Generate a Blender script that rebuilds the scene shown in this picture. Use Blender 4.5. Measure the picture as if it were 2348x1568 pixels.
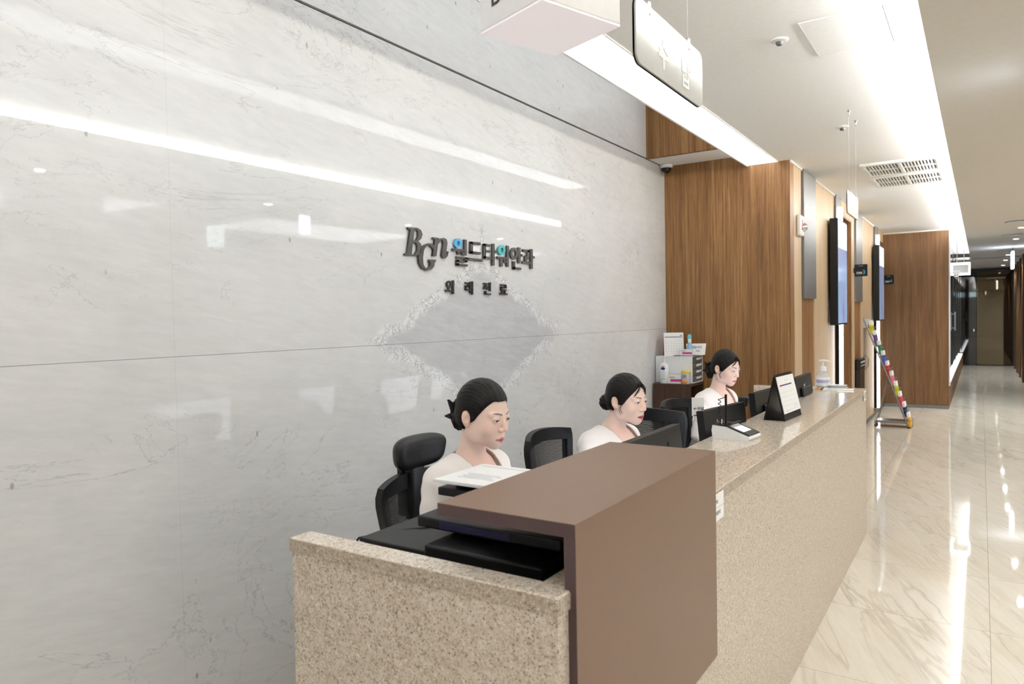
import bpy, bmesh, math, random
import numpy as np
from mathutils import Vector, Matrix
random.seed(7)
S = bpy.context.scene
for o in list(bpy.data.objects):
    bpy.data.objects.remove(o)
COL = S.collection
# ------------------------------------------------------------------ camera
W, H = 2348, 1568
YAW, PITCH, ROLL, FPX = -0.582287037, 0.0313799053, -0.0192054809, 1634.03
def _rot():
    c, s = math.cos, math.sin
    B = np.array([[1, 0, 0], [0, 0, -1], [0, 1, 0]], float)
    Rz = np.array([[c(YAW), -s(YAW), 0], [s(YAW), c(YAW), 0], [0, 0, 1]])
    Rx = np.array([[1, 0, 0], [0, c(PITCH), -s(PITCH)], [0, s(PITCH), c(PITCH)]])
    Rr = np.array([[c(ROLL), -s(ROLL), 0], [s(ROLL), c(ROLL), 0], [0, 0, 1]])
    return Rr @ Rx @ B @ Rz
RC = _rot()
EYE = np.array([0, 0, 1.51])
cam = bpy.data.cameras.new('camera')
camo = bpy.data.objects.new('camera', cam)
COL.objects.link(camo)
M = Matrix.Identity(4)
for i in range(3):
    M[i][0], M[i][1], M[i][2], M[i][3] = RC[0][i], -RC[1][i], -RC[2][i], EYE[i]
camo.matrix_world = M
cam.sensor_width = 36
cam.lens = FPX / W * 36
cam.clip_start = 0.05
cam.dof.use_dof = True
cam.dof.focus_distance = 3.2
cam.dof.aperture_fstop = 5.0
S.camera = camo
def P(px, py, ax, v):
    """point of the photograph's ray through a pixel, on the plane axis = v"""
    d = RC.T @ np.array([(px - W / 2) / FPX, (py - H / 2) / FPX, 1.0])
    return EYE + d * (v - EYE[ax]) / d[ax]
# ------------------------------------------------------------------ world, exposure, light levels
w = bpy.data.worlds.new('world')
S.world = w
w.use_nodes = True
w.node_tree.nodes['Background'].inputs[0].default_value = (0.02, 0.02, 0.021, 1)
w.node_tree.nodes['Background'].inputs[1].default_value = 1.0
S.view_settings.view_transform = 'Standard'
S.view_settings.look = 'None'
S.view_settings.gamma = 1
S.view_settings.exposure = 1.82
S.cycles.max_bounces = 9
S.cycles.caustics_reflective = False
S.cycles.caustics_refractive = False
S.cycles.sample_clamp_indirect = 6
E_PANEL, E_TOP, E_COVE, E_DOWN, E_LED = 0.9, 0.9, 29.0, 30.0, 3.0
E_FILL = 1.25
W_DOWN, W_HALL = 25.0, 46.0
TINT = (.88, .94, 1.0)          # cool white of the lamps

# ------------------------------------------------------------------ geometry constants (metres)
XM, XW, YW, YF = -2.386, -1.309, 6.173, 12.85
ZC, ZR, ZG = 2.773, 2.665, 2.859
CX0, CX1, CY0, CY1, CZ = -1.385, -0.651, 1.124, 5.35, 0.997
YH = 23.45

# ------------------------------------------------------------------ helpers
def link(o, parent=None):
    COL.objects.link(o)
    if parent is not None:
        o.parent = parent
    return o
def tag(o, label=None, cat=None, group=None, kind=None):
    if label: o['label'] = label
    if cat: o['category'] = cat
    if group: o['group'] = group
    if kind: o['kind'] = kind
    return o
def empty(name, loc=(0, 0, 0), rz=0.0, label=None, cat=None, group=None):
    o = bpy.data.objects.new(name, None)
    o.location = loc
    o.rotation_euler = (0, 0, rz)
    o.empty_display_size = 0.05
    link(o)
    return tag(o, label, cat, group)
def copy_tree(o, parent=None):
    c = o.copy()
    COL.objects.link(c)
    if parent is not None: c.parent = parent
    for ch in list(o.children): copy_tree(ch, c)
    return c
class MB:
    """collects solids and links them as one mesh object"""
    def __init__(s): s.v, s.f, s.m = [], [], []
    def add(s, v, f, m=0):
        n = len(s.v)
        s.v += [tuple(float(c) for c in p) for p in v]
        s.f += [tuple(i + n for i in q) for q in f]
        s.m += [m] * len(f)
        return s
    def box(s, x0, x1, y0, y1, z0, z1, b=0.0, m=0, rot=None, c=None):
        bm = bmesh.new()
        bmesh.ops.create_cube(bm, size=1)
        for v in bm.verts:
            v.co = Vector(((x0 + x1) / 2 + v.co.x * (x1 - x0), (y0 + y1) / 2 + v.co.y * (y1 - y0), (z0 + z1) / 2 + v.co.z * (z1 - z0)))
        if b > 0:
            bmesh.ops.bevel(bm, geom=list(bm.edges), offset=b, segments=3 if b > .004 else 2, affect='EDGES', profile=0.5)
        s._bm(bm, m, rot, c)
        return s
    def _bm(s, bm, m, rot=None, c=None):
        if rot is not None:
            c = Vector(c or (0, 0, 0))
            for v in bm.verts: v.co = rot @ (v.co - c) + c
        bm.verts.index_update()
        s.add([tuple(v.co) for v in bm.verts], [tuple(v.index for v in f.verts) for f in bm.faces], m)
        bm.free()
    def tube(s, pts, r, n=10, m=0, cap=True):
        pts = [Vector(p) for p in pts]
        rs = r if isinstance(r, (list, tuple)) else [r] * len(pts)
        V, F = [], []
        t0 = (pts[1] - pts[0]).normalized()
        up = Vector((0, 0, 1)) if abs(t0.z) < .9 else Vector((1, 0, 0))
        a = t0.cross(up).normalized()
        for i, p in enumerate(pts):
            t = (pts[min(i + 1, len(pts) - 1)] - pts[max(i - 1, 0)]).normalized()
            a = (a - t * a.dot(t)).normalized()
            bb = t.cross(a)
            for k in range(n):
                an = 2 * math.pi * k / n
                V.append(p + (a * math.cos(an) + bb * math.sin(an)) * rs[i])
        for i in range(len(pts) - 1):
            for k in range(n):
                F.append((i * n + k, i * n + (k + 1) % n, (i + 1) * n + (k + 1) % n, (i + 1) * n + k))
        if cap:
            F.append(tuple(reversed(range(n))))
            F.append(tuple(range((len(pts) - 1) * n, len(pts) * n)))
        return s.add(V, F, m)
    def lathe(s, prof, c=(0, 0, 0), n=28, m=0, sx=1, sy=1):
        V, F = [], []
        for r, z in prof:
            for k in range(n):
                a = 2 * math.pi * k / n
                V.append((c[0] + max(r, 1e-5) * math.cos(a) * sx, c[1] + max(r, 1e-5) * math.sin(a) * sy, c[2] + z))
        for i in range(len(prof) - 1):
            for k in range(n):
                F.append((i * n + k, i * n + (k + 1) % n, (i + 1) * n + (k + 1) % n, (i + 1) * n + k))
        F.append(tuple(reversed(range(n))))
        F.append(tuple(range((len(prof) - 1) * n, len(prof) * n)))
        return s.add(V, F, m)
    def prism(s, front, back, m=0):
        n = len(front)
        F = [tuple(range(n)), tuple(reversed(range(n, 2 * n)))]
        for i in range(n):
            j = (i + 1) % n
            F.append((j, i, n + i, n + j))
        return s.add(list(front) + list(back), F, m)
    def ell(s, c, r, m=0, n=20, k=12):
        prof = [(math.sin(math.pi * i / k), -math.cos(math.pi * i / k)) for i in range(k + 1)]
        V0 = len(s.v)
        s.lathe(prof, (0, 0, 0), n, m)
        s.v[V0:] = [(c[0] + x * r[0], c[1] + y * r[1], c[2] + z * r[2]) for x, y, z in s.v[V0:]]
        return s
    def xf(s, mat):
        s.v = [tuple(mat @ Vector(p)) for p in s.v]
        return s
    def build(s, name, mats, parent=None, smooth=False, **kw):
        me = bpy.data.meshes.new(name)
        me.from_pydata(s.v, [], s.f)
        if not isinstance(mats, (list, tuple)): mats = [mats]
        for x in mats: me.materials.append(x)
        if any(s.m): me.polygons.foreach_set('material_index', s.m)
        bm = bmesh.new(); bm.from_mesh(me)
        bmesh.ops.recalc_face_normals(bm, faces=bm.faces)
        if smooth:
            for f in bm.faces: f.smooth = True
            for e in bm.edges:
                if len(e.link_faces) == 2 and e.calc_face_angle(0) > 0.75: e.smooth = False
        bm.to_mesh(me); bm.free()
        o = bpy.data.objects.new(name, me)
        link(o, parent)
        return tag(o, **kw)
def box(name, mat, x0, x1, y0, y1, z0, z1, parent=None, b=0.0, **kw):
    return MB().box(min(x0, x1), max(x0, x1), min(y0, y1), max(y0, y1), min(z0, z1), max(z0, z1), b).build(name, mat, parent, **kw)
def struct(name, mat, x0, x1, y0, y1, z0, z1, b=0.0):
    return box(name, mat, x0, x1, y0, y1, z0, z1, None, b, kind='structure')

def poly_mesh(name, loops, mat, origin, ux, uy, depth, parent=None, bev=0.0):
    """filled outlines with holes (loops of 2D points), extruded by depth; plane spanned by ux, uy"""
    cu = bpy.data.curves.new(name, 'CURVE')
    cu.dimensions = '2D'; cu.fill_mode = 'BOTH'; cu.extrude = depth / 2; cu.bevel_depth = bev; cu.bevel_resolution = 1
    for L in loops:
        sp = cu.splines.new('POLY'); sp.points.add(len(L) - 1)
        for p, q in zip(sp.points, L): p.co = (q[0], q[1], 0, 1)
        sp.use_cyclic_u = True
    return _curve_obj(name, cu, mat, origin, ux, uy, parent)
def _curve_obj(name, cu, mat, origin, ux, uy, parent):
    t = bpy.data.objects.new('tmp', cu)
    COL.objects.link(t)
    dg = bpy.context.evaluated_depsgraph_get()
    me = bpy.data.meshes.new_from_object(t.evaluated_get(dg))
    bpy.data.objects.remove(t); bpy.data.curves.remove(cu)
    me.name = name
    ux, uy = Vector(ux).normalized(), Vector(uy).normalized()
    uz = ux.cross(uy)
    m = Matrix.Identity(4)
    for i in range(3): m[i][0], m[i][1], m[i][2], m[i][3] = ux[i], uy[i], uz[i], origin[i]
    me.transform(m)
    me.materials.clear(); me.materials.append(mat)
    o = bpy.data.objects.new(name, me)
    return link(o, parent)
def text(name, body, mat, origin, ux, uy, size, parent=None, depth=0.0008, bold=0.0, align='LEFT', sx=1.0, space=1.0):
    cu = bpy.data.curves.new(name, 'FONT')
    cu.body = body; cu.size = size; cu.extrude = depth; cu.offset = bold; cu.align_x = align; cu.space_character = space
    o = _curve_obj(name, cu, mat, (0, 0, 0), (1, 0, 0), (0, 1, 0), parent)
    ux, uy = Vector(ux).normalized(), Vector(uy).normalized(); uz = ux.cross(uy)
    m = Matrix.Identity(4)
    for i in range(3): m[i][0], m[i][1], m[i][2], m[i][3] = ux[i] * sx, uy[i], uz[i], origin[i]
    o.data.transform(m)
    return o

# ------------------------------------------------------------------ materials
def nt_new(name):
    m = bpy.data.materials.new(name)
    m.use_nodes = True
    return m, m.node_tree, m.node_tree.nodes['Principled BSDF']
class G:
    """tiny node-graph writer"""
    def __init__(s, nt): s.nt = nt
    def n(s, t, ins=None, **at):
        x = s.nt.nodes.new(t)
        for k, v in at.items(): setattr(x, k, v)
        for k, v in (ins or {}).items(): s.set(x.inputs[k], v)
        return x
    def set(s, sock, v):
        if isinstance(v, bpy.types.NodeSocket): s.nt.links.new(v, sock)
        elif isinstance(v, bpy.types.Node): s.nt.links.new(v.outputs[0], sock)
        else: sock.default_value = v
    def math(s, op, a, b=0.0, c=None, clamp=False):
        x = s.n('ShaderNodeMath', {0: a, 1: b}, operation=op, use_clamp=clamp)
        if c is not None: s.set(x.inputs[2], c)
        return x.outputs[0]
    def pos(s): return s.n('ShaderNodeNewGeometry').outputs['Position']
    def obj(s): return s.n('ShaderNodeTexCoord').outputs['Object']
    def map(s, v, scale=(1, 1, 1), rot=(0, 0, 0), loc=(0, 0, 0)):
        return s.n('ShaderNodeMapping', {'Vector': v, 'Scale': scale, 'Rotation': rot, 'Location': loc}).outputs[0]
    def noise(s, v, scale, detail=4.0, rough=.55, dist=0.0):
        return s.n('ShaderNodeTexNoise', {'Vector': v, 'Scale': scale, 'Detail': detail, 'Roughness': rough, 'Distortion': dist})
    def ramp(s, f, stops, interp='LINEAR'):
        r = s.n('ShaderNodeValToRGB', {0: f})
        r.color_ramp.interpolation = interp
        e = r.color_ramp.elements
        while len(e) < len(stops): e.new(0.5)
        for el, (p, c) in zip(e, stops):
            el.position = p
            el.color = (*c, 1) if len(c) == 3 else c
        return r.outputs[0]
    def mix(s, f, a, b, mode='MIX'):
        x = s.n('ShaderNodeMix', data_type='RGBA', blend_type=mode)
        s.set(x.inputs[0], f)
        for i, v in ((6, a), (7, b)):
            s.set(x.inputs[i], (*v, 1) if isinstance(v, tuple) and len(v) == 3 else v)
        return x.outputs[2]
    def step(s, f, lo, hi, a=0.0, b=1.0):
        return s.n('ShaderNodeMapRange', {0: f, 1: lo, 2: hi, 3: a, 4: b}, clamp=True, interpolation_type='SMOOTHSTEP').outputs[0]
    def sep(s, v): return s.n('ShaderNodeSeparateXYZ', {0: v}).outputs
def lin(*c):
    f = lambda u: u / 12.92 if u <= .04045 else ((u + .055) / 1.055) ** 2.4
    return tuple(f(v / 255) for v in c)
def setp(b, **k):
    nm = dict(rough='Roughness', metal='Metallic', spec='Specular IOR Level', ior='IOR', trans='Transmission Weight', coat='Coat Weight', coatr='Coat Roughness', alpha='Alpha', sheen='Sheen Weight', sss='Subsurface Weight')
    for a, v in k.items(): b.inputs[nm[a]].default_value = v
def plain(name, c, rough=.5, var=0.04, scale=40, bump=0.0, **k):
    """plain surface with a slight procedural mottling"""
    m, nt, b = nt_new(name)
    g = G(nt)
    nz = g.noise(g.obj(), scale, 3).outputs[0]
    lo = tuple(max(0, x * (1 - var * 2)) for x in c); hi = tuple(min(1, x * (1 + var * 2)) for x in c)
    g.set(b.inputs['Base Color'], g.ramp(nz, [(0.3, lo), (0.7, hi)]))
    setp(b, rough=rough, **k)
    if bump:
        g.set(b.inputs['Normal'], g.n('ShaderNodeBump', {'Strength': bump, 'Distance': .002, 'Height': nz}).outputs[0])
    return m
def glow(name, c, strength, base=(.8, .8, .8)):
    c = tuple(a * b_ for a, b_ in zip(c, TINT))
    m, nt, b = nt_new(name)
    b.inputs['Base Color'].default_value = (*base, 1)
    b.inputs['Emission Color'].default_value = (*c, 1)
    b.inputs['Emission Strength'].default_value = strength
    setp(b, rough=.4)
    return m

def m_marble():
    m, nt, b = nt_new('polished_marble')
    g = G(nt)
    p = g.pos()
    x, y, z = g.sep(p)
    ps = g.map(p, scale=(1, 1, 1.35), rot=(math.radians(14), 0, 0))
    cloud = g.noise(ps, 1.3, 5, .6, .4).outputs[0]
    fine = g.noise(g.map(ps, scale=(1, .55, 2.2)), 14, 5, .62).outputs[0]
    base = g.ramp(cloud, [(0.28, lin(214, 214, 214)), (0.5, lin(224, 223, 222)), (0.75, lin(231, 230, 229))])
    base = g.mix(.22, base, g.ramp(fine, [(.32, lin(198, 198, 199)), (.68, lin(236, 236, 236))]))
    # hairline veins: zero crossings of stretched noises, kept only in patches
    def vein(scale, width, seed, lo, hi, strength, col, stretch=(1, .6, 1.3), rot=28):
        q = g.map(p, scale=stretch, rot=(math.radians(rot), 0, 0), loc=(seed, seed * 1.7, seed * .6))
        n1 = g.noise(q, scale, 9, .62, .9).outputs[0]
        ln = g.math('SUBTRACT', 1.0, g.step(g.math('ABSOLUTE', g.math('SUBTRACT', n1, .5)), 0.0, width))
        mk = g.step(g.noise(q, scale * .55, 2).outputs[0], lo, hi)
        return g.math('MULTIPLY', g.math('MULTIPLY', ln, mk), strength), col
    for f, c in (vein(1.4, .0035, 3.1, .50, .62, .55, lin(160, 160, 162)), vein(2.9, .004, 8.4, .54, .64, .5, lin(150, 150, 152), rot=-18),
                 vein(5.0, .006, 14.2, .54, .68, .36, lin(160, 160, 160), rot=50), vein(1.8, .006, 21.0, .56, .66, .4, lin(172, 170, 168), (1, .4, 1.6), 14)):
        base = g.mix(f, base, c)
    sp = g.n('ShaderNodeTexVoronoi', {'Vector': g.map(p, scale=(1, 1.6, .8), rot=(.5, 0, 0)), 'Scale': 9.0, 'Randomness': 1.0})
    spk = g.math('MULTIPLY', g.step(sp.outputs[0], .11, .05), g.step(g.noise(p, 5, 2).outputs[0], .55, .62))
    base = g.mix(g.math('MULTIPLY', spk, .6), base, lin(128, 128, 132))
    # book-matched figure around the seam at y = 3.33
    my = g.math('ABSOLUTE', g.math('SUBTRACT', y, 3.33))
    mz = g.math('SUBTRACT', z, 1.42)
    up = g.math('GREATER_THAN', mz, 0)
    hgt = g.math('ADD', .40, g.math('MULTIPLY', up, .02))
    e = g.math('SUBTRACT', g.math('ADD', g.math('DIVIDE', my, .86), g.math('DIVIDE', g.math('ABSOLUTE', mz), hgt)), 1.0)
    mir = g.n('ShaderNodeCombineXYZ', {0: 0.0, 1: my, 2: z}).outputs[0]
    e = g.math('ADD', e, g.math('MULTIPLY', g.math('SUBTRACT', g.noise(mir, 5.5, 4, .6).outputs[0], .5), .42))
    ae = g.math('ABSOLUTE', e)
    band = g.math('MULTIPLY', g.step(ae, .13, .06), g.step(g.noise(mir, 3.1, 2).outputs[0], .22, .36))
    tail = g.math('MULTIPLY', g.step(g.math('ADD', my, g.math('MULTIPLY', g.noise(mir, 9, 3).outputs[0], .06)), .075, .045), g.math('MULTIPLY', g.step(mz, .38, .42), g.step(mz, .66, .60)))
    band = g.math('MAXIMUM', band, tail)
    inside = g.step(e, .02, -.06)
    base = g.mix(g.math('MULTIPLY', inside, .75), base, g.ramp(fine, [(.3, lin(186, 186, 190)), (.7, lin(202, 202, 206))]))
    dq = g.n('ShaderNodeVectorMath', {0: mir, 1: g.n('ShaderNodeVectorMath', {0: g.noise(mir, 12, 4).outputs[1], 1: (.09, .09, .09)}, operation='MULTIPLY').outputs[0]}, operation='ADD').outputs[0]
    ve = g.n('ShaderNodeTexVoronoi', {'Vector': dq, 'Scale': 46.0}, feature='DISTANCE_TO_EDGE').outputs[0]
    vb = g.n('ShaderNodeTexVoronoi', {'Vector': dq, 'Scale': 22.0}, feature='DISTANCE_TO_EDGE').outputs[0]
    crack = g.math('MAXIMUM', g.math('MULTIPLY', g.step(ve, .10, .02), g.step(g.noise(mir, 10, 2).outputs[0], .35, .5)), g.math('MULTIPLY', g.step(vb, .045, .01), .8))
    base = g.mix(g.math('MULTIPLY', band, .8), base, lin(236, 236, 237))
    base = g.mix(g.math('MULTIPLY', g.math('MULTIPLY', band, crack), .62), base, lin(142, 142, 146))
    # slab joints
    hz = g.step(g.math('ABSOLUTE', g.math('SUBTRACT', z, 1.401)), .0016, .0006)
    yy = g.math('ABSOLUTE', g.math('SUBTRACT', g.math('PINGPONG', g.math('SUBTRACT', y, 3.33), .94), 0.0))
    vz = g.math('MULTIPLY', g.step(yy, .0014, .0005), .15)
    base = g.mix(g.math('MAXIMUM', g.math('MULTIPLY', hz, .75), vz), base, lin(110, 110, 112))
    g.set(b.inputs['Base Color'], base)
    setp(b, rough=.028, spec=.5, ior=1.44)
    return m
VEIN = -22
def m_floor():
    m, nt, b = nt_new('polished_stone_tile')
    g = G(nt)
    p = g.pos()
    x, y, z = g.sep(p)
    tx = g.math('FLOOR', g.math('DIVIDE', g.math('SUBTRACT', x, .038), .8)); ty = g.math('FLOOR', g.math('DIVIDE', g.math('SUBTRACT', y, 3.18), .8))
    off = g.n('ShaderNodeCombineXYZ', {0: g.math('MULTIPLY', tx, 3.7), 1: g.math('MULTIPLY', ty, .21), 2: g.math('MULTIPLY', tx, 1.3)}).outputs[0]
    q0 = g.n('ShaderNodeVectorMath', {0: p, 1: off}, operation='ADD').outputs[0]
    q = g.map(g.map(q0, rot=(0, 0, math.radians(VEIN))), scale=(1, .13, 1))
    # stretch along the vein direction
    n1 = g.noise(q, 2.1, 6, .6, .7).outputs[0]
    n2 = g.noise(q, 7.0, 8, .68, .5).outputs[0]
    n3 = g.noise(g.map(g.map(q0, rot=(0, 0, math.radians(VEIN))), scale=(2.5, .22, 1)), 16, 4, .6).outputs[0]
    base = g.ramp(n1, [(.25, lin(210, 199, 181)), (.5, lin(217, 208, 192)), (.75, lin(223, 215, 202))])
    base = g.mix(g.math('MULTIPLY', g.step(n2, .5, .62), .35), base, lin(196, 184, 162))
    base = g.mix(.14, base, g.ramp(n3, [(.35, lin(180, 168, 146)), (.65, lin(228, 222, 210))]))
    for sc, wd, sd, st in ((1.6, .009, 0, .40), (3.0, .009, 5, .33), (5.5, .012, 9, .26)):
        qq = g.map(q, loc=(sd, sd * .7, 0))
        nn = g.noise(qq, sc, 5, .5, .25).outputs[0]
        ln = g.step(g.math('ABSOLUTE', g.math('SUBTRACT', nn, .5)), wd, 0.0)
        mk = g.step(g.noise(qq, sc * .8, 2).outputs[0], .44, .58)
        base = g.mix(g.math('MULTIPLY', g.math('MULTIPLY', ln, mk), st), base, lin(160, 147, 124))
    def joint(c, o):
        return g.step(g.math('ABSOLUTE', g.math('PINGPONG', g.math('SUBTRACT', c, o), .4)), .0018, .0008)
    # joints every 0.8 m
    jx = g.step(g.math('PINGPONG', g.math('SUBTRACT', x, .038), .4), .002, .0009)
    jy = g.step(g.math('PINGPONG', g.math('SUBTRACT', y, 3.18), .4), .002, .0009)
    base = g.mix(g.math('MULTIPLY', g.math('MAXIMUM', jx, jy), .7), base, lin(140, 128, 108))
    g.set(b.inputs['Base Color'], base)
    wav = g.noise(p, 1.6, 2).outputs[0]
    g.set(b.inputs['Normal'], g.n('ShaderNodeBump', {'Strength': .012, 'Distance': .01, 'Height': wav}).outputs[0])
    setp(b, rough=.045, spec=.5, ior=1.4)
    return m
def m_granite(name, lift=0.0, rough=.25, sc=1.0, bias=0.0):
    m, nt, b = nt_new(name)
    g = G(nt)
    p = g.pos()
    a = g.noise(p, 150 * sc, 3, .6).outputs[0]
    c = g.noise(p, 70 * sc, 4, .65).outputs[0]
    d = g.noise(g.map(p, loc=(5, 3, 1)), 230 * sc, 2, .5).outputs[0]
    base = g.ramp(c, [(.3, lin(188 + lift, 171 + lift, 151 + lift)), (.5, lin(206 + lift, 191 + lift, 173 + lift)), (.7, lin(218 + lift, 207 + lift, 193 + lift))])
    base = g.mix(g.step(a, .56 + bias, .66 + bias), base, lin(158 + lift, 143 + lift, 122 + lift))
    base = g.mix(g.step(d, .62 + bias, .70 + bias), base, lin(92, 86, 78))
    base = g.mix(g.step(a, .40, .30), base, lin(226, 220, 206))
    g.set(b.inputs['Base Color'], base)
    setp(b, rough=rough, spec=.5)
    return m
def m_wood(name, cols, sc=1.0, rough=.42, axis=2, contrast=1.0, fig=.5):
    m, nt, b = nt_new(name)
    g = G(nt)
    p = g.pos()
    st = [1.0, 1.0, 1.0]; st[axis] = .02
    q = g.map(p, scale=tuple(st))
    st2 = [1.0, 1.0, 1.0]; st2[axis] = .045
    n1 = g.noise(q, 85 * sc, 6, .68, .12).outputs[0]
    n2 = g.noise(g.map(p, scale=tuple(st2), loc=(2, 4, 1)), 12 * sc, 4, .6, .3).outputs[0]
    n3 = g.noise(g.map(q, loc=(7, 1, 3)), 240 * sc, 3, .6).outputs[0]
    f = g.math('ADD', g.math('MULTIPLY', n1, .62), g.math('MULTIPLY', n2, fig * .76))
    base = g.ramp(f, [(.30, cols[0]), (.44, cols[1]), (.56, cols[2]), (.70, cols[3])])
    base = g.mix(g.math('MULTIPLY', g.step(n3, .56, .66), .45 * contrast), base, cols[0])
    g.set(b.inputs['Base Color'], base)
    g.set(b.inputs['Normal'], g.n('ShaderNodeBump', {'Strength': .12, 'Distance': .001, 'Height': n3}).outputs[0])
    setp(b, rough=rough, spec=.4)
    return m
def m_glass(name, c=(1, 1, 1), rough=0.0):
    m, nt, b = nt_new(name)
    b.inputs['Base Color'].default_value = (*c, 1)
    setp(b, rough=rough, trans=1.0, ior=1.45)
    return m
def m_screen(name, stops, strength, ax='z', sc=3.0):
    m, nt, b = nt_new(name)
    g = G(nt)
    n = g.noise(g.map(g.obj(), scale=(1, 1, .5)), sc, 3).outputs[0]
    c = g.ramp(n, stops)
    b.inputs['Base Color'].default_value = (.02, .02, .02, 1)
    g.set(b.inputs['Emission Color'], c)
    b.inputs['Emission Strength'].default_value = strength
    setp(b, rough=.12)
    return m
def m_attr(name, rough=.5, spec=.3, sss=0.0, bump=0.0, bs=60):
    m, nt, b = nt_new(name)
    g = G(nt)
    a = g.n('ShaderNodeAttribute', attribute_name='tint')
    n = g.noise(g.obj(), bs, 3).outputs[0]
    g.set(b.inputs['Base Color'], g.mix(.06, a.outputs[0], g.mix(1.0, a.outputs[0], g.ramp(n, [(.3, (.75, .75, .75)), (.7, (1, 1, 1))]), 'MULTIPLY')))
    setp(b, rough=rough, spec=spec)
    if sss:
        b.inputs['Subsurface Weight'].default_value = sss
        b.inputs['Subsurface Radius'].default_value = (1.0, .35, .2)
        b.inputs['Subsurface Scale'].default_value = .006
    if bump: g.set(b.inputs['Normal'], g.n('ShaderNodeBump', {'Strength': bump, 'Distance': .001, 'Height': n}).outputs[0])
    return m
MT = dict(
    marble=m_marble(), floor=m_floor(),
    granite=m_granite('granite_face', -4, .4, 1.1, -.012), granite_top=m_granite('polished_granite', 14, .09, 1.0, -.015), granite_edge=m_granite('granite_edge', -30, .4, 1.1),
    walnut=m_wood('walnut_veneer', [lin(78, 50, 27), lin(124, 86, 48), lin(152, 110, 66), lin(186, 146, 98)]),
    walnut_dark=m_wood('dark_walnut_veneer', [lin(70, 46, 28), lin(108, 76, 46), lin(126, 92, 58), lin(150, 114, 74)]),
    oak=m_wood('pale_oak_veneer', [lin(178, 150, 116), lin(200, 174, 140), lin(212, 188, 156), lin(224, 203, 174)], 1.0, .4, 2, .4, .35),
    cab=m_wood('dark_cabinet_wood', [lin(48, 32, 22), lin(68, 47, 33), lin(80, 57, 41), lin(94, 68, 50)], 1.2, .5),
    white=plain('white_paint', lin(238, 237, 234), .6, .01), ceil=plain('ceiling_paint', lin(243, 242, 240), .8, .01),
    ceil2=plain('hall_ceiling_paint', lin(214, 208, 198), .8, .01),
    black=plain('black_plastic', lin(14, 14, 15), .42, .05, 80, spec=.35), fabric=plain('black_fabric', lin(26, 26, 27), .85, .1, 300, .3),
    leather=plain('black_leatherette', lin(24, 24, 25), .38, .05, 220, .25, spec=.4),
    soot=plain('shadow_gap_black', lin(9, 9, 9), .9, .02), dark=plain('dark_panel', lin(30, 24, 21), .25, .05, 10),
    bronze=plain('bronze_laminate', lin(124, 97, 78), .40, .01, 40, 0, spec=.45),
    silver=plain('brushed_aluminium', lin(132, 132, 132), .42, .03, 60, metal=.8), chrome=plain('chrome', lin(205, 205, 207), .12, .01, metal=1.0),
    grey=plain('grey_plastic', lin(98, 98, 100), .45, .03), lgrey=plain('light_grey_plastic', lin(205, 205, 207), .45, .02),
    letter=plain('dark_letter_paint', lin(62, 59, 58), .4, .03), letter2=plain('black_letter_paint', lin(34, 33, 34), .4, .03),
    blue=plain('blue_enamel', lin(70, 164, 214), .35, .03), teal=plain('teal_enamel', lin(64, 168, 170), .35, .03),
    paper=plain('white_paper', lin(240, 239, 236), .7, .01), ink=plain('black_ink', lin(40, 40, 42), .6, .02), red=plain('red_card', lin(178, 28, 40), .5, .03),
    redink=plain('red_ink', lin(190, 40, 52), .5, .03), magenta=plain('magenta_ink', lin(196, 60, 130), .5, .03), navy=plain('navy_ink', lin(36, 48, 104), .5, .03),
    signw=plain('white_sign_acrylic', lin(236, 234, 233), .35, .01), signg=plain('pale_grey_sign_acrylic', lin(192, 193, 190), .12, .01, spec=.5), signtext=plain('white_vinyl', lin(246, 246, 246), .4, .01),
    yellow=plain('yellow_plastic', lin(232, 206, 70), .4, .03), orange=plain('orange_print', lin(238, 150, 50), .5, .03),
    clear=m_glass('clear_plastic', (.93, .96, .97), .02), cloudy=plain('cloudy_plastic', lin(226, 230, 234), .15, .01, alpha=.38), edging=plain('dark_edge_band', lin(78, 58, 58), .5, .03), glass=m_glass('window_glass', (.8, .86, .86)), steel=plain('satin_steel', lin(150, 148, 146), .3, .02, metal=.9),
    tint=plain('dark_tinted_glass', lin(10, 10, 11), .03, .02, 4, spec=.8), mirror=plain('bronze_mirror_glass', lin(96, 86, 70), .02, .02, 4, metal=.9),
    lilac=plain('lilac_label', lin(188, 182, 214), .5, .02), whitep=plain('white_plastic', lin(238, 238, 238), .35, .01), bluep=plain('pale_blue_plastic', lin(150, 190, 222), .3, .02),
    aqua=plain('aqua_plastic', lin(110, 205, 212), .35, .02), brown=plain('brown_board', lin(112, 76, 44), .5, .04), tealp=plain('exit_green', lin(70, 190, 150), .4, .02),
    fillp=glow('added_fill_glow', (1, .985, .97), E_FILL), panel=glow('light_panel_glow', (1, .99, .98), E_PANEL), paneltop=glow('panel_top_glow', (1, .98, .96), E_TOP), cove=glow('cove_strip_glow', (1, .975, .945), E_COVE), down=glow('downlight_glow', (1, .96, .90), E_DOWN),
    led=glow('led_strip_glow', (1, .98, .95), E_LED), exitg=glow('exit_sign_glow', (.80, 1, .97), 1.6), exitc=glow('exit_green_glow', (.2, .9, .6), 1.2), tube=glow('sign_edge_glow', (.8, .86, 1), 4.0),
    skin=m_attr('skin', .45, .35, .12), cloth=m_attr('ivory_suiting', .8, .2, 0, .15, 500), eyew=plain('eye_white', lin(226, 220, 216), .15, .01), iris=plain('dark_iris', lin(32, 20, 15), .1, .02), trouser=plain('beige_suiting', lin(206, 194, 182), .85, .03, 300),
)
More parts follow.
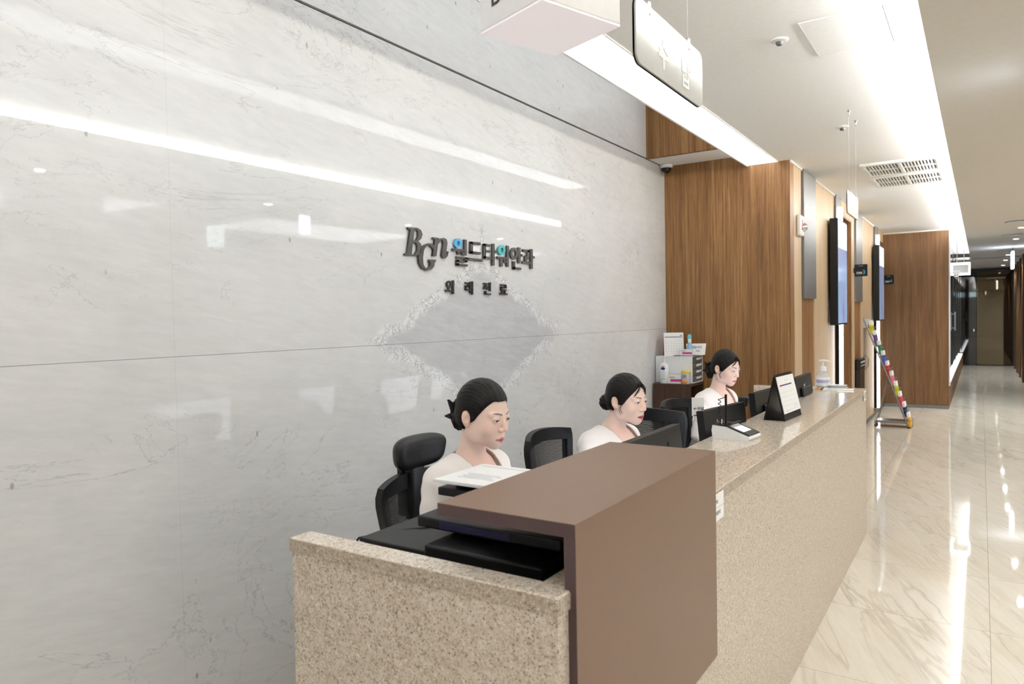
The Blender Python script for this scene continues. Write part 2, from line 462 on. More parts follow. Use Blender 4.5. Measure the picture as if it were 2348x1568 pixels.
def m_hair():
    m, nt, b = nt_new('black_hair')
    g = G(nt)
    q = g.obj()
    n = g.noise(g.map(q, scale=(.12, 1, .5)), 260, 3, .6).outputs[0]
    g.set(b.inputs['Base Color'], g.ramp(n, [(.35, lin(9, 7, 6)), (.7, lin(25, 19, 16))]))
    g.set(b.inputs['Normal'], g.n('ShaderNodeBump', {'Strength': .35, 'Distance': .001, 'Height': n}).outputs[0])
    setp(b, rough=.45, spec=.22)
    return m
MT['hair'] = m_hair()

# ------------------------------------------------------------------ the room
Y0 = -3.0
XR = 3.6
struct('floor', MT['floor'], XM - .2, XR + .2, Y0 - .2, YH + .3, -.12, 0)
struct('wall_left', MT['marble'], XM - .14, XM, Y0, YW, 0, ZG - .006)
struct('wall_left_upper', MT['marble'], XM - .14, XM, Y0, 5.765, ZG + .007, 3.35)
struct('trim_1', MT['soot'], XM - .16, XM - .02, Y0, YW, ZG - .006, ZG + .007)          # shadow gap in the marble
struct('wall_alcove', MT['walnut'], XM - .14, XW, YW, YW + .14, 0, 3.35)
struct('ceiling_alcove', MT['white'], XM, -1.655, 5.80, YW, ZG, ZG + .02)
struct('wall_alcove_upper', MT['walnut'], XM, -1.655, 5.760, 5.80, ZG - .001, 3.35)
struct('ceiling_upper', MT['ceil'], XM - .2, -1.25, Y0, YW, 3.35, 3.45)
struct('wall_upper', MT['ceil'], -1.40, -1.30, Y0, YW, ZC + .13, 3.35)
struct('wall_back', MT['ceil'], XM - .2, XR + .2, Y0 - .2, Y0, 0, 3.4)
struct('wall_right', MT['ceil2'], XR, XR + .2, Y0, 13.0, 0, 2.8)
struct('wall_right_return', MT['walnut_dark'], .75, XR, 13.0, 13.15, 0, 2.8)
# ceilings: the one over the counter and the lower one of the hall, with the light cove between
struct('ceiling', MT['ceil'], -1.405, .10, Y0, 18.65, ZC, ZC + .13)
struct('ceiling_hall', MT['ceil2'], -.198, XR + .1, Y0, 18.65, ZR, ZR + .018)
struct('ceiling_far', MT['ceil2'], -.6, 1.0, 18.65, YH, ZR, ZR + .02)
struct('trim_50', MT['ceil2'], -.198, -.190, Y0, 18.65, ZR + .017, ZR + .046)  # unseen lip added to keep the cove strip's direct light off the marble
struct('trim_2', MT['ceil2'], .10, .115, Y0, 18.65, ZR + .019, ZC + .001)
struct('trim_3', MT['steel'], -.55, .76, 18.66, 18.70, ZR - .03, ZR)
# side wall beyond the counter: pale oak with door recesses
wl = lambda n, mt, y0, y1, z0=0, z1=ZC, d=0: struct(n, mt, XW - .14, XW + d, y0, y1, z0, z1)
wl('wall_corridor', MT['oak'], YW + .14, 6.604)
wl('wall_corridor.001', MT['walnut'], 6.604, 7.17, 0, ZC, -.012)
wl('wall_corridor.002', MT['oak'], 7.17, 8.268)
wl('wall_corridor.003', MT['walnut_dark'], 8.268, 8.62, 0, ZC, -.02)
wl('wall_corridor.004', MT['oak'], 9.50, 9.715)
wl('wall_corridor.005', MT['walnut'], 9.715, 10.291, 0, ZC, -.012)
wl('wall_corridor.006', MT['oak'], 10.291, 11.603)
wl('wall_corridor.007', MT['walnut_dark'], 11.603, 11.98, 0, ZC, -.02)
wl('wall_corridor.008', MT['walnut_dark'], 12.83, 12.86)
for i, (y0, y1) in enumerate(((8.62, 9.50), (11.98, 12.83))):
    struct('door_%d' % (i + 1), MT['walnut_dark'], XW - .14, XW - .10, y0, y1, 0, 2.62)
    wl('trim_%d' % (4 + i), MT['oak'], y0, y1, 2.62, ZC)
    wl('trim_%d' % (40 + i), MT['walnut'], y1 - .02, y1, 0, 2.62, -.003)
    wl('trim_%d' % (44 + i), MT['walnut_dark'], y0, y1 - .02, 2.60, 2.62, -.003)
for i, (y0, y1) in enumerate(((6.62, 7.155), (9.73, 10.276), (8.275, 8.60), (11.61, 11.96))):
    struct('trim_%d' % (6 + i), MT['silver'], XW - .012, XW + .022, y0, y1, 1.652, ZC - .002, .002)
for i, (y0, y1) in enumerate(((6.175, 6.604), (7.17, 8.268), (9.50, 9.715), (10.291, 11.603))):
    struct('trim_%d' % (10 + i), MT['white'], XW, XW + .012, y0, y1, ZC - .02, ZC)
struct('baseboard_corridor', MT['silver'], XW, XW + .008, YW, YF, 0, .05)
struct('wall_far', MT['walnut_dark'], XW - .14, -.412, YF, YF + .14, 0, ZC)
struct('baseboard_far', MT['silver'], XW, -.412, YF - .008, YF, 0, .05)
struct('trim_14', MT['white'], XW, -.412, YF - .012, YF, ZC - .02, ZC)
struct('trim_15', MT['lgrey'], -.412, -.395, YF - .004, YF + .14, .36, ZC)
# hall beyond: low wooden base with dark glass above, glass end wall, right-hand wall
struct('wall_hall_base', MT['walnut_dark'], -.56, -.412, YF + .14, YH, 0, .335)
struct('window_1', MT['tint'], -.50, -.47, YF + .14, YH, .345, ZR)
for k in range(6): struct('trim_%d' % (16 + k), MT['dark'], -.475, -.462, YF + .5 + k * 1.75, YF + .53 + k * 1.75, .345, ZR)
struct('door_3', MT['tint'], -.53, -.11, YH - .02, YH + .05, 0, 2.60)
struct('window_2', MT['mirror'], -.095, .70, YH, YH + .05, .02, 2.58)
struct('wall_hall_end', MT['dark'], -.6, 1.0, YH + .05, YH + .15, 0, 2.8)
struct('trim_22', MT['dark'], -.6, 1.0, YH - .03, YH + .05, 2.58, ZR)
struct('wall_right_far', MT['dark'], .745, .9, 13.15, YH, 0, ZR)
for k in range(7):
    y0 = 14.0 + k * 1.4
    struct('window_%d' % (3 + k), MT['tint'], .735, .75, y0 + .12, y0 + 1.28, .08, 2.5)
    struct('trim_%d' % (23 + k), MT['walnut_dark'], .715, .75, y0 - .06, y0 + .06, 0, ZR)

# ------------------------------------------------------------------ lamps
t = empty('ceiling_light', (-1.515, 1.8, ZC), 0, 'long glowing rectangular light panel above the reception counter', 'light')
MB().box(-.127, .112, -4.6, 4.37, -.003, 0).build('diffuser', MT['panel'], t)
f = MB()
f.box(-.14, -.127, -4.6, 4.37, -.012, .03).box(.112, .118, -4.6, 4.37, -.008, .03)
f.build('frame', MT['white'], t)
MB().box(-.10, .05, -4.6, 3.8, .03, .05).build('upper_strip', MT['paneltop'], t)
for y, s in ((-1.0, 'unseen fill light added in the ceiling over the near waiting side'), (2.6, 'unseen fill light added in the ceiling over the middle waiting side'), (6.2, 'unseen fill light added in the ceiling over the far waiting side'), (9.8, 'unseen fill light added in the ceiling at the end of the waiting side')):
    t = empty('ceiling_light', (2.2, y, ZR), 0, s, 'light', 'unseen fill lights added over the waiting side')  # out-of-view panels added as soft fill for the counter and faces
    MB().box(-.55, .55, -1.2, 1.2, -.004, 0).build('diffuser', MT['fillp'], t)
    f = MB()
    for a, b_, c, d in ((-.57, -.55, -1.2, 1.2), (.55, .57, -1.2, 1.2), (-.57, .57, -1.22, -1.2), (-.57, .57, 1.2, 1.22)): f.box(a, b_, c, d, -.008, 0)
    f.build('frame', MT['white'], t)
tag(MB().box(-.07, .085, -2.9, 18.6, ZR + .018, ZR + .034).build('cove_strip', MT['cove']), 'hidden light strip along the ceiling cove above the hall', 'light')
def wall_led(y, z0, z1, lab):
    t = empty('wall_light', (XW - .02, y, 0), 0, lab, 'light', 'vertical light strips on the corridor wall')
    MB().box(.0, .035, -.03, .03, z0, z1).build('housing', MT['black'], t)
    MB().box(.035, .072, -.014, .014, z0, z1, .004).build('tube', MT['led'], t)
wall_led(8.49, .35, 2.66, 'vertical white light strip beside the nearer wall screen')
wall_led(11.85, .09, 2.66, 'vertical white light strip behind the leaflet rack')
tag(MB().box(-.49, -.425, YF + .145, 22.9, .335, .352).build('floor_light', MT['led']), 'low light line along the wooden base of the hall', 'light')
def downlight(x, y, lab, grp, watt=None):
    t = empty('downlight', (x, y, ZR), 0, lab, 'light', grp)
    MB().lathe([(.036, -.001), (.052, -.004), (.056, 0), (.036, .0)], n=24).build('ring', MT['white'], t, True)
    MB().lathe([(.0, -.002), (.035, -.002), (.035, 0), (0, 0)], n=24).build('lens', MT['down'], t)
    li = bpy.data.lights.new('spot', 'SPOT')
    li.energy = watt or W_DOWN; li.spot_size = math.radians(130); li.spot_blend = 1.0; li.shadow_soft_size = .035
    li.color = (TINT[0], TINT[1] * .985, TINT[2] * .95)
    lo = bpy.data.objects.new('spot', li); lo.location = (0, 0, -.02); link(lo, t)
    return t
for i, y in enumerate((-1.5, .5, 2.49, 4.49, 6.5, 8.45, 10.4, 12.3)):
    downlight(.965, y, 'round downlight in the hall ceiling mirrored in the marble wall', 'downlights mirrored in the marble')
for y, s in ((12.35, 'nearest of the hall downlights at the right picture edge'), (14.25, 'second of the hall downlights from the near end'), (18.2, 'third of the hall downlights, just before the glass partition'), (20.1, 'fourth of the hall downlights, just past the glass partition'), (22.3, 'farthest of the hall downlights, above the mirrored end wall')):
    downlight(.475, y, s, 'downlights along the hall', W_HALL)
def round_vent(y, s):
    t = empty('ceiling_vent', (.39, y, ZR), 0, s, 'vent', 'round ceiling vents along the hall')
    MB().lathe([(.085, 0), (.13, -.004), (.135, -.010), (.10, -.016), (.085, -.012)], n=28).build('rim', MT['lgrey'], t, True)
    MB().lathe([(0, -.006), (.08, -.004), (.08, 0), (0, 0)], n=28).build('core', MT['grey'], t, True)
round_vent(11.45, 'nearest round vent in the hall ceiling')
round_vent(13.4, 'round vent in the hall ceiling behind the nearest one')
round_vent(16.9, 'farthest round vent in the hall ceiling')
# edge-lit signs hanging in the hall
t = empty('exit_sign', (-.262, 12.95, 2.155), 0, 'glowing white and teal exit sign hanging at the end of the wood wall', 'sign')
MB().box(-.127, .127, -.02, .02, -.096, .096, .006).build('light_box', MT['exitg'], t)
MB().box(-.10, .105, -.023, -.018, -.065, .062, .003).build('face_plate', MT['lgrey'], t)
MB().box(-.05, -.04, -.006, .006, .096, ZR - 2.155).box(.04, .05, -.006, .006, .096, ZR - 2.155).build('hanger', MT['steel'], t)
t = empty('emergency_light', (-.314, 12.86, 2.09), 0, 'small white twin emergency lamp below the teal exit sign', 'light')
MB().box(-.045, .045, -.03, .02, -.02, .035, .008).box(-.03, .03, -.028, .015, -.06, -.018, .008).build('body', MT['whitep'], t)
MB().ell((-.018, -.031, -.035), (.009, .006, .009)).ell((.018, -.031, -.035), (.009, .006, .009)).build('lens', MT['grey'], t, True)
MB().box(-.102, -.044, -.006, .006, .0, .012).build('bracket', MT['steel'], t)
t = empty('hanging_light_sign', (.482, 15.96, 2.42), 0, 'thin bright hanging sign seen edge-on in the hall', 'sign')
MB().box(-.022, .022, -.2, .2, -.155, .155, .01).build('light_box', MT['tube'], t)
MB().tube([(0, 0, .155), (0, 0, ZR - 2.42)], .012).build('hanger', MT['chrome'], t)
t = empty('exit_sign', (.2, 4.27, 2.38), 0, 'lit white exit sign mirrored in the marble left of the lettering', 'sign')
MB().box(-.012, .012, -.055, .055, -.08, .08, .004).build('light_box', MT['tube'], t)
MB().box(-.003, .003, -.003, .003, .08, ZR - 2.38).build('hanger', MT['steel'], t)
t = empty('exit_sign', (1.2, 4.07, 2.34), 0, 'faint teal exit sign mirrored in the marble beside the white one', 'sign')
MB().box(-.012, .012, -.09, .09, -.10, .10, .004).build('light_box', MT['exitg'], t)
MB().box(-.003, .003, -.003, .003, .10, ZR - 2.34).build('hanger', MT['steel'], t)

# ------------------------------------------------------------------ ceiling fittings
def grille(y0, y1, lab):
    t = empty('air_grille', (-.576, (y0 + y1) / 2, ZC), 0, lab, 'vent', 'white air grilles in the ceiling')
    h = (y1 - y0) / 2
    f = MB()
    for a, b_, c, d in ((-.29, .29, -h, -h + .05), (-.29, .29, h - .05, h), (-.29, -.262, -h + .05, h - .05), (.262, .29, -h + .05, h - .05)): f.box(a, b_, c, d, -.022, 0, .003)
    f.build('frame', MT['white'], t)
    MB().box(-.285, .285, -h + .005, h - .005, -.004, -.001).build('filter', MT['grey'], t)
    s = MB()
    for k in range(22): s.box(-.260 + k * .0244, -.249 + k * .0244, -h + .05, h - .05, -.019, -.008)
    s.box(-.262, .262, -.016, .016, -.0205, -.007).box(-.012, .012, -h + .05, h - .05, -.0215, -.006)
    s.build('louvre', MT['white'], t)
grille(6.74, 7.33, 'white air grille in the ceiling, nearer of the two side by side')
grille(7.42, 8.02, 'white air grille in the ceiling, farther of the two side by side')
def dome(x, y, lab):
    t = empty('ceiling_camera', (x, y, ZC), 0, lab, 'camera', 'small ceiling cameras')
    MB().lathe([(0, -.008), (.02, -.010), (.038, -.006), (.04, 0), (0, 0)]).build('base', MT['whitep'], t, True)
    MB().lathe([(0, -.026), (.012, -.024), (.017, -.016), (.018, -.008), (0, -.008)]).build('lens', MT['grey'], t, True)
dome(-.777, 3.468, 'small round white camera on the ceiling beside the access hatch')
dome(-.786, 5.32, 'small round white sensor on the ceiling beside the sign hooks')
t = empty('access_hatch', (-.50, 3.56, ZC), 0, 'flush white access hatch in the ceiling over the counter', 'hatch')
MB().box(-.16, .16, -.235, .235, -.003, .0).build('panel', MT['ceil'], t)
f = MB()
for a, b_, c, d in ((-.166, -.162, -.24, .24), (.162, .166, -.24, .24), (-.166, .166, -.241, -.237), (-.166, .166, .237, .241)): f.box(a, b_, c, d, -.004, 0)
f.build('frame', MT['white'], t)
t = empty('security_camera', (-2.335, 6.09, ZG), 0, 'white dome security camera under the soffit in the marble corner', 'camera')
MB().lathe([(0, -.03), (.045, -.032), (.055, -.026), (.058, -.006), (.052, 0), (0, 0)], n=32).build('housing', MT['whitep'], t, True)
MB().lathe([(0, -.078), (.016, -.076), (.032, -.065), (.041, -.048), (.043, -.031), (0, -.031)], n=32).build('dome', MT['dark'], t, True)
MB().lathe([(.0435, -.036), (.046, -.035), (.046, -.029), (.0435, -.029)], n=32).build('ring', MT['chrome'], t, True)
t = empty('fire_alarm', (XW, 6.50, 2.262), 0, 'white fire alarm strobe on the pale wood wall', 'alarm')
MB().box(0, .035, -.10, .06, -.085, .092, .012).build('housing', MT['whitep'], t, True)
MB().lathe([(0, .034), (.02, .030), (.034, .016), (.038, 0), (0, 0)], n=24).xf(Matrix.Translation((.034, .022, -.01)) @ Matrix.Rotation(math.pi / 2, 4, 'Y')).build('lens', MT['chrome'], t, True)
text('lettering', 'FIRE', MT['redink'], (.0358, -.048, .052), (0, 0, -1), (0, 1, 0), .048, t, .0006, .001)

# ------------------------------------------------------------------ hanging signs
def rrect(w_, h_, r, n=6):
    L = []
    for cx, cy, a0 in ((w_ - r, h_ - r, 0), (r, h_ - r, 90), (r, r, 180), (w_ - r, r, 270)):
        for k in range(n + 1):
            a = math.radians(a0 + 90 * k / n)
            L.append((cx + r * math.cos(a), cy + r * math.sin(a)))
    return L
def wire(t, y, zt):
    MB().tube([(0, y, zt), (0, y, ZC - 2.12)], .0008, 6).build('wire', MT['lgrey'], t)
    MB().box(-.006, .006, y - .006, y + .006, zt - .022, zt + .012, .003).build('clip', MT['chrome'], t)
    MB().lathe([(0, -.035), (.004, -.034), (.004, -.012), (.009, -.004), (.011, 0), (0, 0)], (0, y, ZC - 2.12), 14).build('hook', MT['chrome'], t, True)
t = empty('hanging_sign', (-.69, 1.605, 2.12), 0, 'pale glossy hanging sign with two large Korean letters over the counter', 'sign')
poly_mesh('plate', [rrect(.482, .158, .028)], MT['signg'], (.0, 0, 0), (0, 1, 0), (0, 0, 1), .008, t)
poly_mesh('edge_strip', [rrect(.484, .160, .028), rrect(.480, .156, .027)], MT['black'], (-.003, -.001, -.001), (0, 1, 0), (0, 0, 1), .005, t)
text('lettering', '수', MT['signtext'], (.0047, .135, .035), (0, 1, 0), (0, 0, 1), .085, t, .0004, .001)
text('lettering', '납', MT['signtext'], (.0047, .30, .030), (0, 1, 0), (0, 0, 1), .085, t, .0004, .001)
for y in (.085, .37): wire(t, y, .158)
t = empty('hanging_sign', (-.69, 4.835, 2.13), 0, 'small white hanging sign farther along the counter', 'sign')
poly_mesh('plate', [rrect(.45, .142, .025)], MT['signw'], (0, 0, 0), (0, 1, 0), (0, 0, 1), .008, t)
poly_mesh('edge_strip', [rrect(.452, .144, .025), rrect(.448, .140, .024)], MT['grey'], (-.003, -.001, -.001), (0, 1, 0), (0, 0, 1), .004, t)
for y in (.08, .37):
    zt = .142
    MB().tube([(0, y, zt), (0, y, ZC - 2.13)], .0008, 6).build('wire', MT['lgrey'], t)
    MB().box(-.006, .006, y - .006, y + .006, zt - .022, zt + .012, .003).build('clip', MT['chrome'], t)
    MB().lathe([(0, -.035), (.004, -.034), (.004, -.012), (.009, -.004), (.011, 0), (0, 0)], (0, y, ZC - 2.13), 14).build('hook', MT['chrome'], t, True)
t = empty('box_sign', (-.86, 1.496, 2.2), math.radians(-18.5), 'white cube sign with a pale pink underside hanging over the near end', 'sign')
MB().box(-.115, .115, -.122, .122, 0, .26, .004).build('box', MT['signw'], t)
MB().box(-.114, .114, -.121, .121, -.003, .001).build('base', glow('pink_acrylic_lift', (1, .93, .93), .10, lin(230, 218, 218)), t)  # faint glow added to brighten the downward-facing underside
MB().tube([(0, 0, .26), (0, 0, ZC - 2.2)], .008).build('hanger', MT['white'], t)
text('lettering', 'DESK', MT['ink'], (-.070, -.1226, .046), (1, 0, 0), (0, 0, 1), .062, t, .0006, .0004)
text('lettering', 'DESK', MT['ink'], (.1156, -.098, .046), (0, 1, 0), (0, 0, 1), .062, t, .0006, .0004)

# ------------------------------------------------------------------ raised lettering on the marble
def wl2(px, py, d=.014):
    q = P(900 + px / 5.2275, 480 + py / 5.2275, 0, XM + d)
    return (q[1], q[2])
def letter(name, shapes, mat, parent=None, d=.014, **kw):
    mb = MB()
    for sh in shapes:
        L = [wl2(a, b, d) for a, b in sh]
        mb.prism([(XM + d, y, z) for y, z in L], [(XM + .004, y, z) for y, z in L])
    # stand-off pin that carries the letter on the wall
    y, z = wl2(*[sum(c) / len(shapes[0]) for c in zip(*shapes[0])], d)
    mb.tube([(XM - .002, y, z), (XM + .010, y, z)], .003, 8)
    return tag(mb.build(name, mat, parent), **kw)
def ring(name, c, ro, ri, mat, parent=None, d=.014, n=28):
    o1 = [wl2(c[0] + ro[0] * math.cos(2 * math.pi * k / n), c[1] + ro[1] * math.sin(2 * math.pi * k / n), d) for k in range(n)]
    i1 = [wl2(c[0] + ri[0] * math.cos(2 * math.pi * k / n), c[1] + ri[1] * math.sin(2 * math.pi * k / n), d) for k in range(n)]
    V, F = [], []
    for X_ in (XM + d, XM + .004):
        V += [(X_, *q) for q in o1] + [(X_, *q) for q in i1]
    for k in range(n):
        j = (k + 1) % n
        F += [(k, j, n + j, n + k), (2 * n + j, 2 * n + k, 3 * n + k, 3 * n + j), (j, k, 2 * n + k, 2 * n + j), (n + k, n + j, 3 * n + j, 3 * n + k)]
    return MB().add(V, F).build(name, mat, parent)
LG = 'raised syllables on the marble wall'
Bq = [[(185, 215), (300, 222), (342, 248), (360, 298), (345, 350), (308, 382), (340, 412), (352, 462), (340, 520), (304, 552), (150, 546), (150, 531), (178, 527), (216, 238), (187, 232)],
      [(262, 238), (290, 241), (310, 266), (309, 328), (287, 368), (250, 378)], [(245, 396), (284, 401), (303, 430), (300, 498), (272, 538), (230, 540)]]
Gq = [[(345, 465), (384, 428), (430, 408), (470, 412), (500, 432), (498, 505), (484, 465), (440, 425), (402, 442), (378, 490), (366, 580), (371, 660), (394, 700), (424, 705), (450, 680), (457, 636), (440, 622), (440, 603), (521, 605), (520, 622), (506, 640), (500, 682), (470, 716), (410, 731), (352, 702), (321, 640), (314, 560)]]
Nq = [[(485, 335), (553, 343), (549, 380), (580, 350), (620, 342), (650, 360), (659, 400), (641, 535), (650, 548), (662, 503), (674, 505), (661, 560), (634, 586), (606, 580), (592, 552), (612, 412), (609, 382), (594, 370), (570, 386), (546, 420), (528, 560), (484, 555), (512, 355), (486, 351)]]
t = empty('wall_logo', (XM, 2.78, 1.88), 0, 'dark raised logo of three interlocking serif letters at the left of the lettering', 'lettering')
for L in (Bq, Gq, Nq):
    o = poly_mesh('raised_letter', [[wl2(a, b) for a, b in q] for q in L], MT['letter'], (XM + .009, 0, 0), (0, 1, 0), (0, 0, 1), .009, None, .001)
    me = o.data
    me.transform(Matrix.Translation((-XM, -2.78, -1.88)))
    o.parent = t
def syllable(shapes, lab, rg=None, mat='letter', d=.014):
    o = letter('raised_syllable', shapes, MT[mat], None, d, label=lab, cat='lettering', group=LG)
    if rg: ring('ring', rg[0], rg[1], rg[2], MT[rg[3]], o, d)
syllable([[(722, 466), (868, 480), (868, 508), (722, 497)], [(783, 496), (810, 498), (810, 540), (785, 538)], [(862, 360), (892, 364), (892, 553), (862, 550)], [(832, 512), (862, 514), (862, 548), (832, 542)],
          [(768, 562), (897, 574), (897, 597), (768, 585)], [(868, 574), (897, 576), (897, 636), (868, 632)], [(770, 603), (897, 614), (897, 636), (770, 625)], [(770, 603), (800, 606), (800, 676), (770, 672)], [(770, 650), (903, 659), (903, 683), (770, 673)]],
         'dark raised syllable 월 with a blue ring, first of the upper line', ((791, 405), (49, 57), (19, 26), 'blue'))
syllable([[(935, 385), (1058, 398), (1058, 428), (935, 415)], [(935, 385), (966, 388), (966, 530), (935, 527)], [(935, 499), (1060, 512), (1060, 542), (935, 529)], [(912, 578), (1085, 598), (1085, 625), (912, 606)]], 'dark raised syllable 드, second of the upper line')
syllable([[(1093, 410), (1122, 412), (1122, 590), (1093, 588)], [(1093, 410), (1176, 420), (1176, 448), (1093, 439)], [(1115, 484), (1172, 491), (1172, 518), (1115, 511)], [(1093, 561), (1190, 571), (1190, 600), (1093, 590)], [(1198, 410), (1226, 413), (1226, 672), (1198, 670)], [(1220, 491), (1255, 496), (1255, 525), (1220, 521)]], 'dark raised syllable 타, third of the upper line')
syllable([[(1257, 562), (1372, 572), (1372, 600), (1257, 589)], [(1297, 588), (1323, 590), (1323, 685), (1297, 683)], [(1370, 433), (1397, 436), (1397, 688), (1370, 686)], [(1337, 607), (1372, 610), (1372, 640), (1337, 637)]], 'dark raised syllable 워 with a teal ring, fourth of the upper line', ((1312, 487), (45, 61), (18, 28), 'teal'))
syllable([[(1508, 455), (1536, 458), (1536, 645), (1508, 643)], [(1530, 534), (1562, 538), (1562, 566), (1530, 562)], [(1447, 622), (1473, 625), (1473, 720), (1447, 717)], [(1447, 688), (1545, 698), (1545, 725), (1447, 716)]], 'dark raised syllable 안, fifth of the upper line', ((1461, 529), (46, 71), (21, 40), 'letter'))
syllable([[(1565, 478), (1645, 488), (1645, 515), (1565, 505)], [(1618, 486), (1645, 489), (1640, 600), (1613, 598)], [(1588, 555), (1612, 557), (1612, 630), (1588, 628)], [(1560, 620), (1655, 630), (1655, 657), (1560, 648)], [(1655, 475), (1683, 478), (1683, 713), (1655, 711)], [(1678, 559), (1705, 563), (1705, 590), (1678, 586)]], 'dark raised syllable 과, last of the upper line')
syllable([[(668, 932), (690, 934), (690, 975), (668, 972)], [(638, 964), (725, 974), (725, 990), (638, 983)], [(720, 850), (742, 852), (742, 1015), (720, 1013)]], 'black raised syllable 외, first of the lower line', ((682, 896), (32, 42), (15, 22), 'letter2'), 'letter2', .012)
syllable([[(875, 872), (925, 878), (925, 892), (875, 888)], [(908, 878), (925, 880), (925, 933), (908, 931)], [(877, 912), (925, 918), (925, 934), (877, 928)], [(877, 912), (893, 914), (893, 968), (877, 966)], [(877, 951), (930, 958), (930, 975), (877, 968)], [(932, 866), (946, 868), (946, 1005), (932, 1003)], [(955, 862), (970, 864), (970, 1022), (955, 1020)], [(942, 925), (958, 926), (958, 945), (942, 944)]], 'black raised syllable 래, second of the lower line', None, 'letter2', .012)
syllable([[(1095, 878), (1150, 884), (1150, 900), (1095, 895)], [(1118, 896), (1137, 898), (1112, 958), (1093, 950)], [(1120, 918), (1135, 905), (1157, 955), (1141, 962)], [(1163, 875), (1183, 877), (1183, 980), (1163, 978)], [(1110, 975), (1130, 977), (1130, 1018), (1110, 1016)], [(1110, 1003), (1185, 1010), (1185, 1025), (1110, 1018)]], 'black raised syllable 진, third of the lower line', None, 'letter2', .012)
syllable([[(1297, 895), (1370, 902), (1370, 916), (1297, 910)], [(1352, 902), (1370, 904), (1370, 945), (1352, 943)], [(1300, 925), (1370, 932), (1370, 946), (1300, 940)], [(1300, 925), (1317, 927), (1317, 970), (1300, 968)], [(1300, 955), (1372, 962), (1372, 976), (1300, 970)], [(1312, 972), (1325, 973), (1325, 1010), (1312, 1008)], [(1345, 975), (1358, 976), (1358, 1012), (1345, 1011)], [(1290, 1000), (1383, 1008), (1383, 1024), (1290, 1016)]], 'black raised syllable 료, last of the lower line', None, 'letter2', .012)

# ------------------------------------------------------------------ reception counter, canopy, desk
XI, XB = -.717, -.962                                  # inner edges of the slab near the canopy / beyond it
t = empty('reception_counter', (-1.0, 3.2, 0), 0, 'long speckled beige granite reception counter', 'counter')
L = lambda x: x + 1.0
K = lambda y: y - 3.2
MB().box(L(CX1 - .05), L(CX1), K(CY0), K(CY1), 0, .962).build('front_panel', MT['granite'], t)
MB().box(L(CX0), L(CX1 - .05), K(CY0), K(CY0 + .05), 0, .962).build('end_panel', MT['granite'], t)
MB().box(L(CX0), L(CX1 - .05), K(CY1 - .05), K(CY1), 0, .962).build('return_panel', MT['granite'], t)
def slab(mb, x0, x1, y0, y1): mb.box(L(x0), L(x1), K(y0), K(y1), .963, CZ, .003)
a = MB(); slab(a, CX0 - .003, XI, CY0 - .004, 1.184); slab(a, XI, CX1 + .004, CY0 - .004, 2.02); slab(a, XB, CX1 + .004, 2.02, CY1 + .004); slab(a, CX0, XB, CY1 - .055, CY1 + .004)
a.build('top_slab', MT['granite_top'], t)
a = MB()
a.box(L(CX0 - .0035), L(CX1 + .005), K(CY0 - .0055), K(CY0 - .0045), .9635, CZ - .003)
a.box(L(CX1 + .0045), L(CX1 + .0055), K(CY0), K(CY1), .9635, CZ - .003)
a.build('edge_band', MT['granite_edge'], t)
t = empty('counter_canopy', (-.8, 1.6, .5), 0, 'matt brown laminate hood folded over the near end of the counter', 'canopy')
MB().box(-.165, .1415, -.435, .41, .597, .624).build('top_board', MT['bronze'], t)
MB().box(.1415, .166, -.4348, .41, .03, .624).build('side_board', MT['bronze'], t)
MB().box(-.164, .1665, -.4362, -.4352, .598, .623).box(.143, .1665, -.4357, -.4347, .031, .5975).build('edge_band', MT['edging'], t)
t = empty('work_desk', (-1.05, 3.3, 0), 0, 'hidden work desk behind the granite counter', 'desk')
MB().box(-.27, .34, -2.1, 1.75, .70, .725, .002).build('desktop', MT['lgrey'], t)
for y in (-2.08, -.72, .62, 1.72): MB().box(-.20, .34, y - .012, y + .012, 0, .70).build('side_panel', MT['cab'], t)
t = empty('counter_label', (CX1 + .006, 2.06, .91), 0, 'white printed label stuck on the counter front beside the brown hood', 'label')
MB().box(-.0005, .002, -.06, .052, 0, .078).build('card', MT['paper'], t)
for z, s in ((.052, '안내'), (.018, '외래진료')): text('lettering', s, MT['grey'], (.0022, -.03, z), (0, 1, 0), (0, 0, 1), .014, t, .0003)
MB().box(.0018, .0023, -.06, .052, .0385, .0392).build('rule', MT['grey'], t)
t = empty('counter_label', (CX1 + .006, 5.235, .93), 0, 'small clear label frame at the far end of the counter front', 'label')
MB().box(-.0005, .002, -.055, .055, 0, .062).build('card', MT['paper'], t)
MB().box(.002, .003, -.04, .04, .010, .052).build('insert', MT['granite'], t)

# ------------------------------------------------------------------ printer and papers behind the end panel
t = empty('printer', (-1.05, 1.45, .725), 0, 'black multifunction printer behind the low granite end', 'printer')
MB().box(-.25, .29, -.18, .30, 0, .235, .01).build('body', MT['black'], t)
MB().box(-.255, -.03, -.185, .29, .235, .246, .004).build('output_tray', MT['black'], t)
MB().box(-.03, .29, -.20, .30, .236, .268, .006).build('cover', MT['black'], t)
MB().box(-.10, .30, -.14, .28, .285, .312, .004).build('scanner_lid', MT['black'], t)
MB().box(-.06, .26, -.06, .25, .266, .287).build('hinge_block', MT['black'], t)
MB().box(-.19, .12, .05, .24, .310, .332, .003).build('feeder_tray', MT['black'], t)
MB().box(-.16, .10, .10, .22, .330, .350, .006).build('paper_feeder', MT['black'], t)
MB().box(-.01, .15, -.1815, -.179, .175, .198).build('status_strip', plain('dark_blue_plastic', lin(20, 20, 62), .4, .02), t)
MB().box(-.03, .17, -.1415, -.139, .290, .306).build('accent_strip', MT['status'] if 'status' in MT else plain('dark_blue_plastic', lin(20, 20, 62), .4, .02), t)
t = empty('document', (-1.142, 1.60, 1.078), math.radians(0), 'white printed sheet on the black stand behind the brown hood', 'paper')
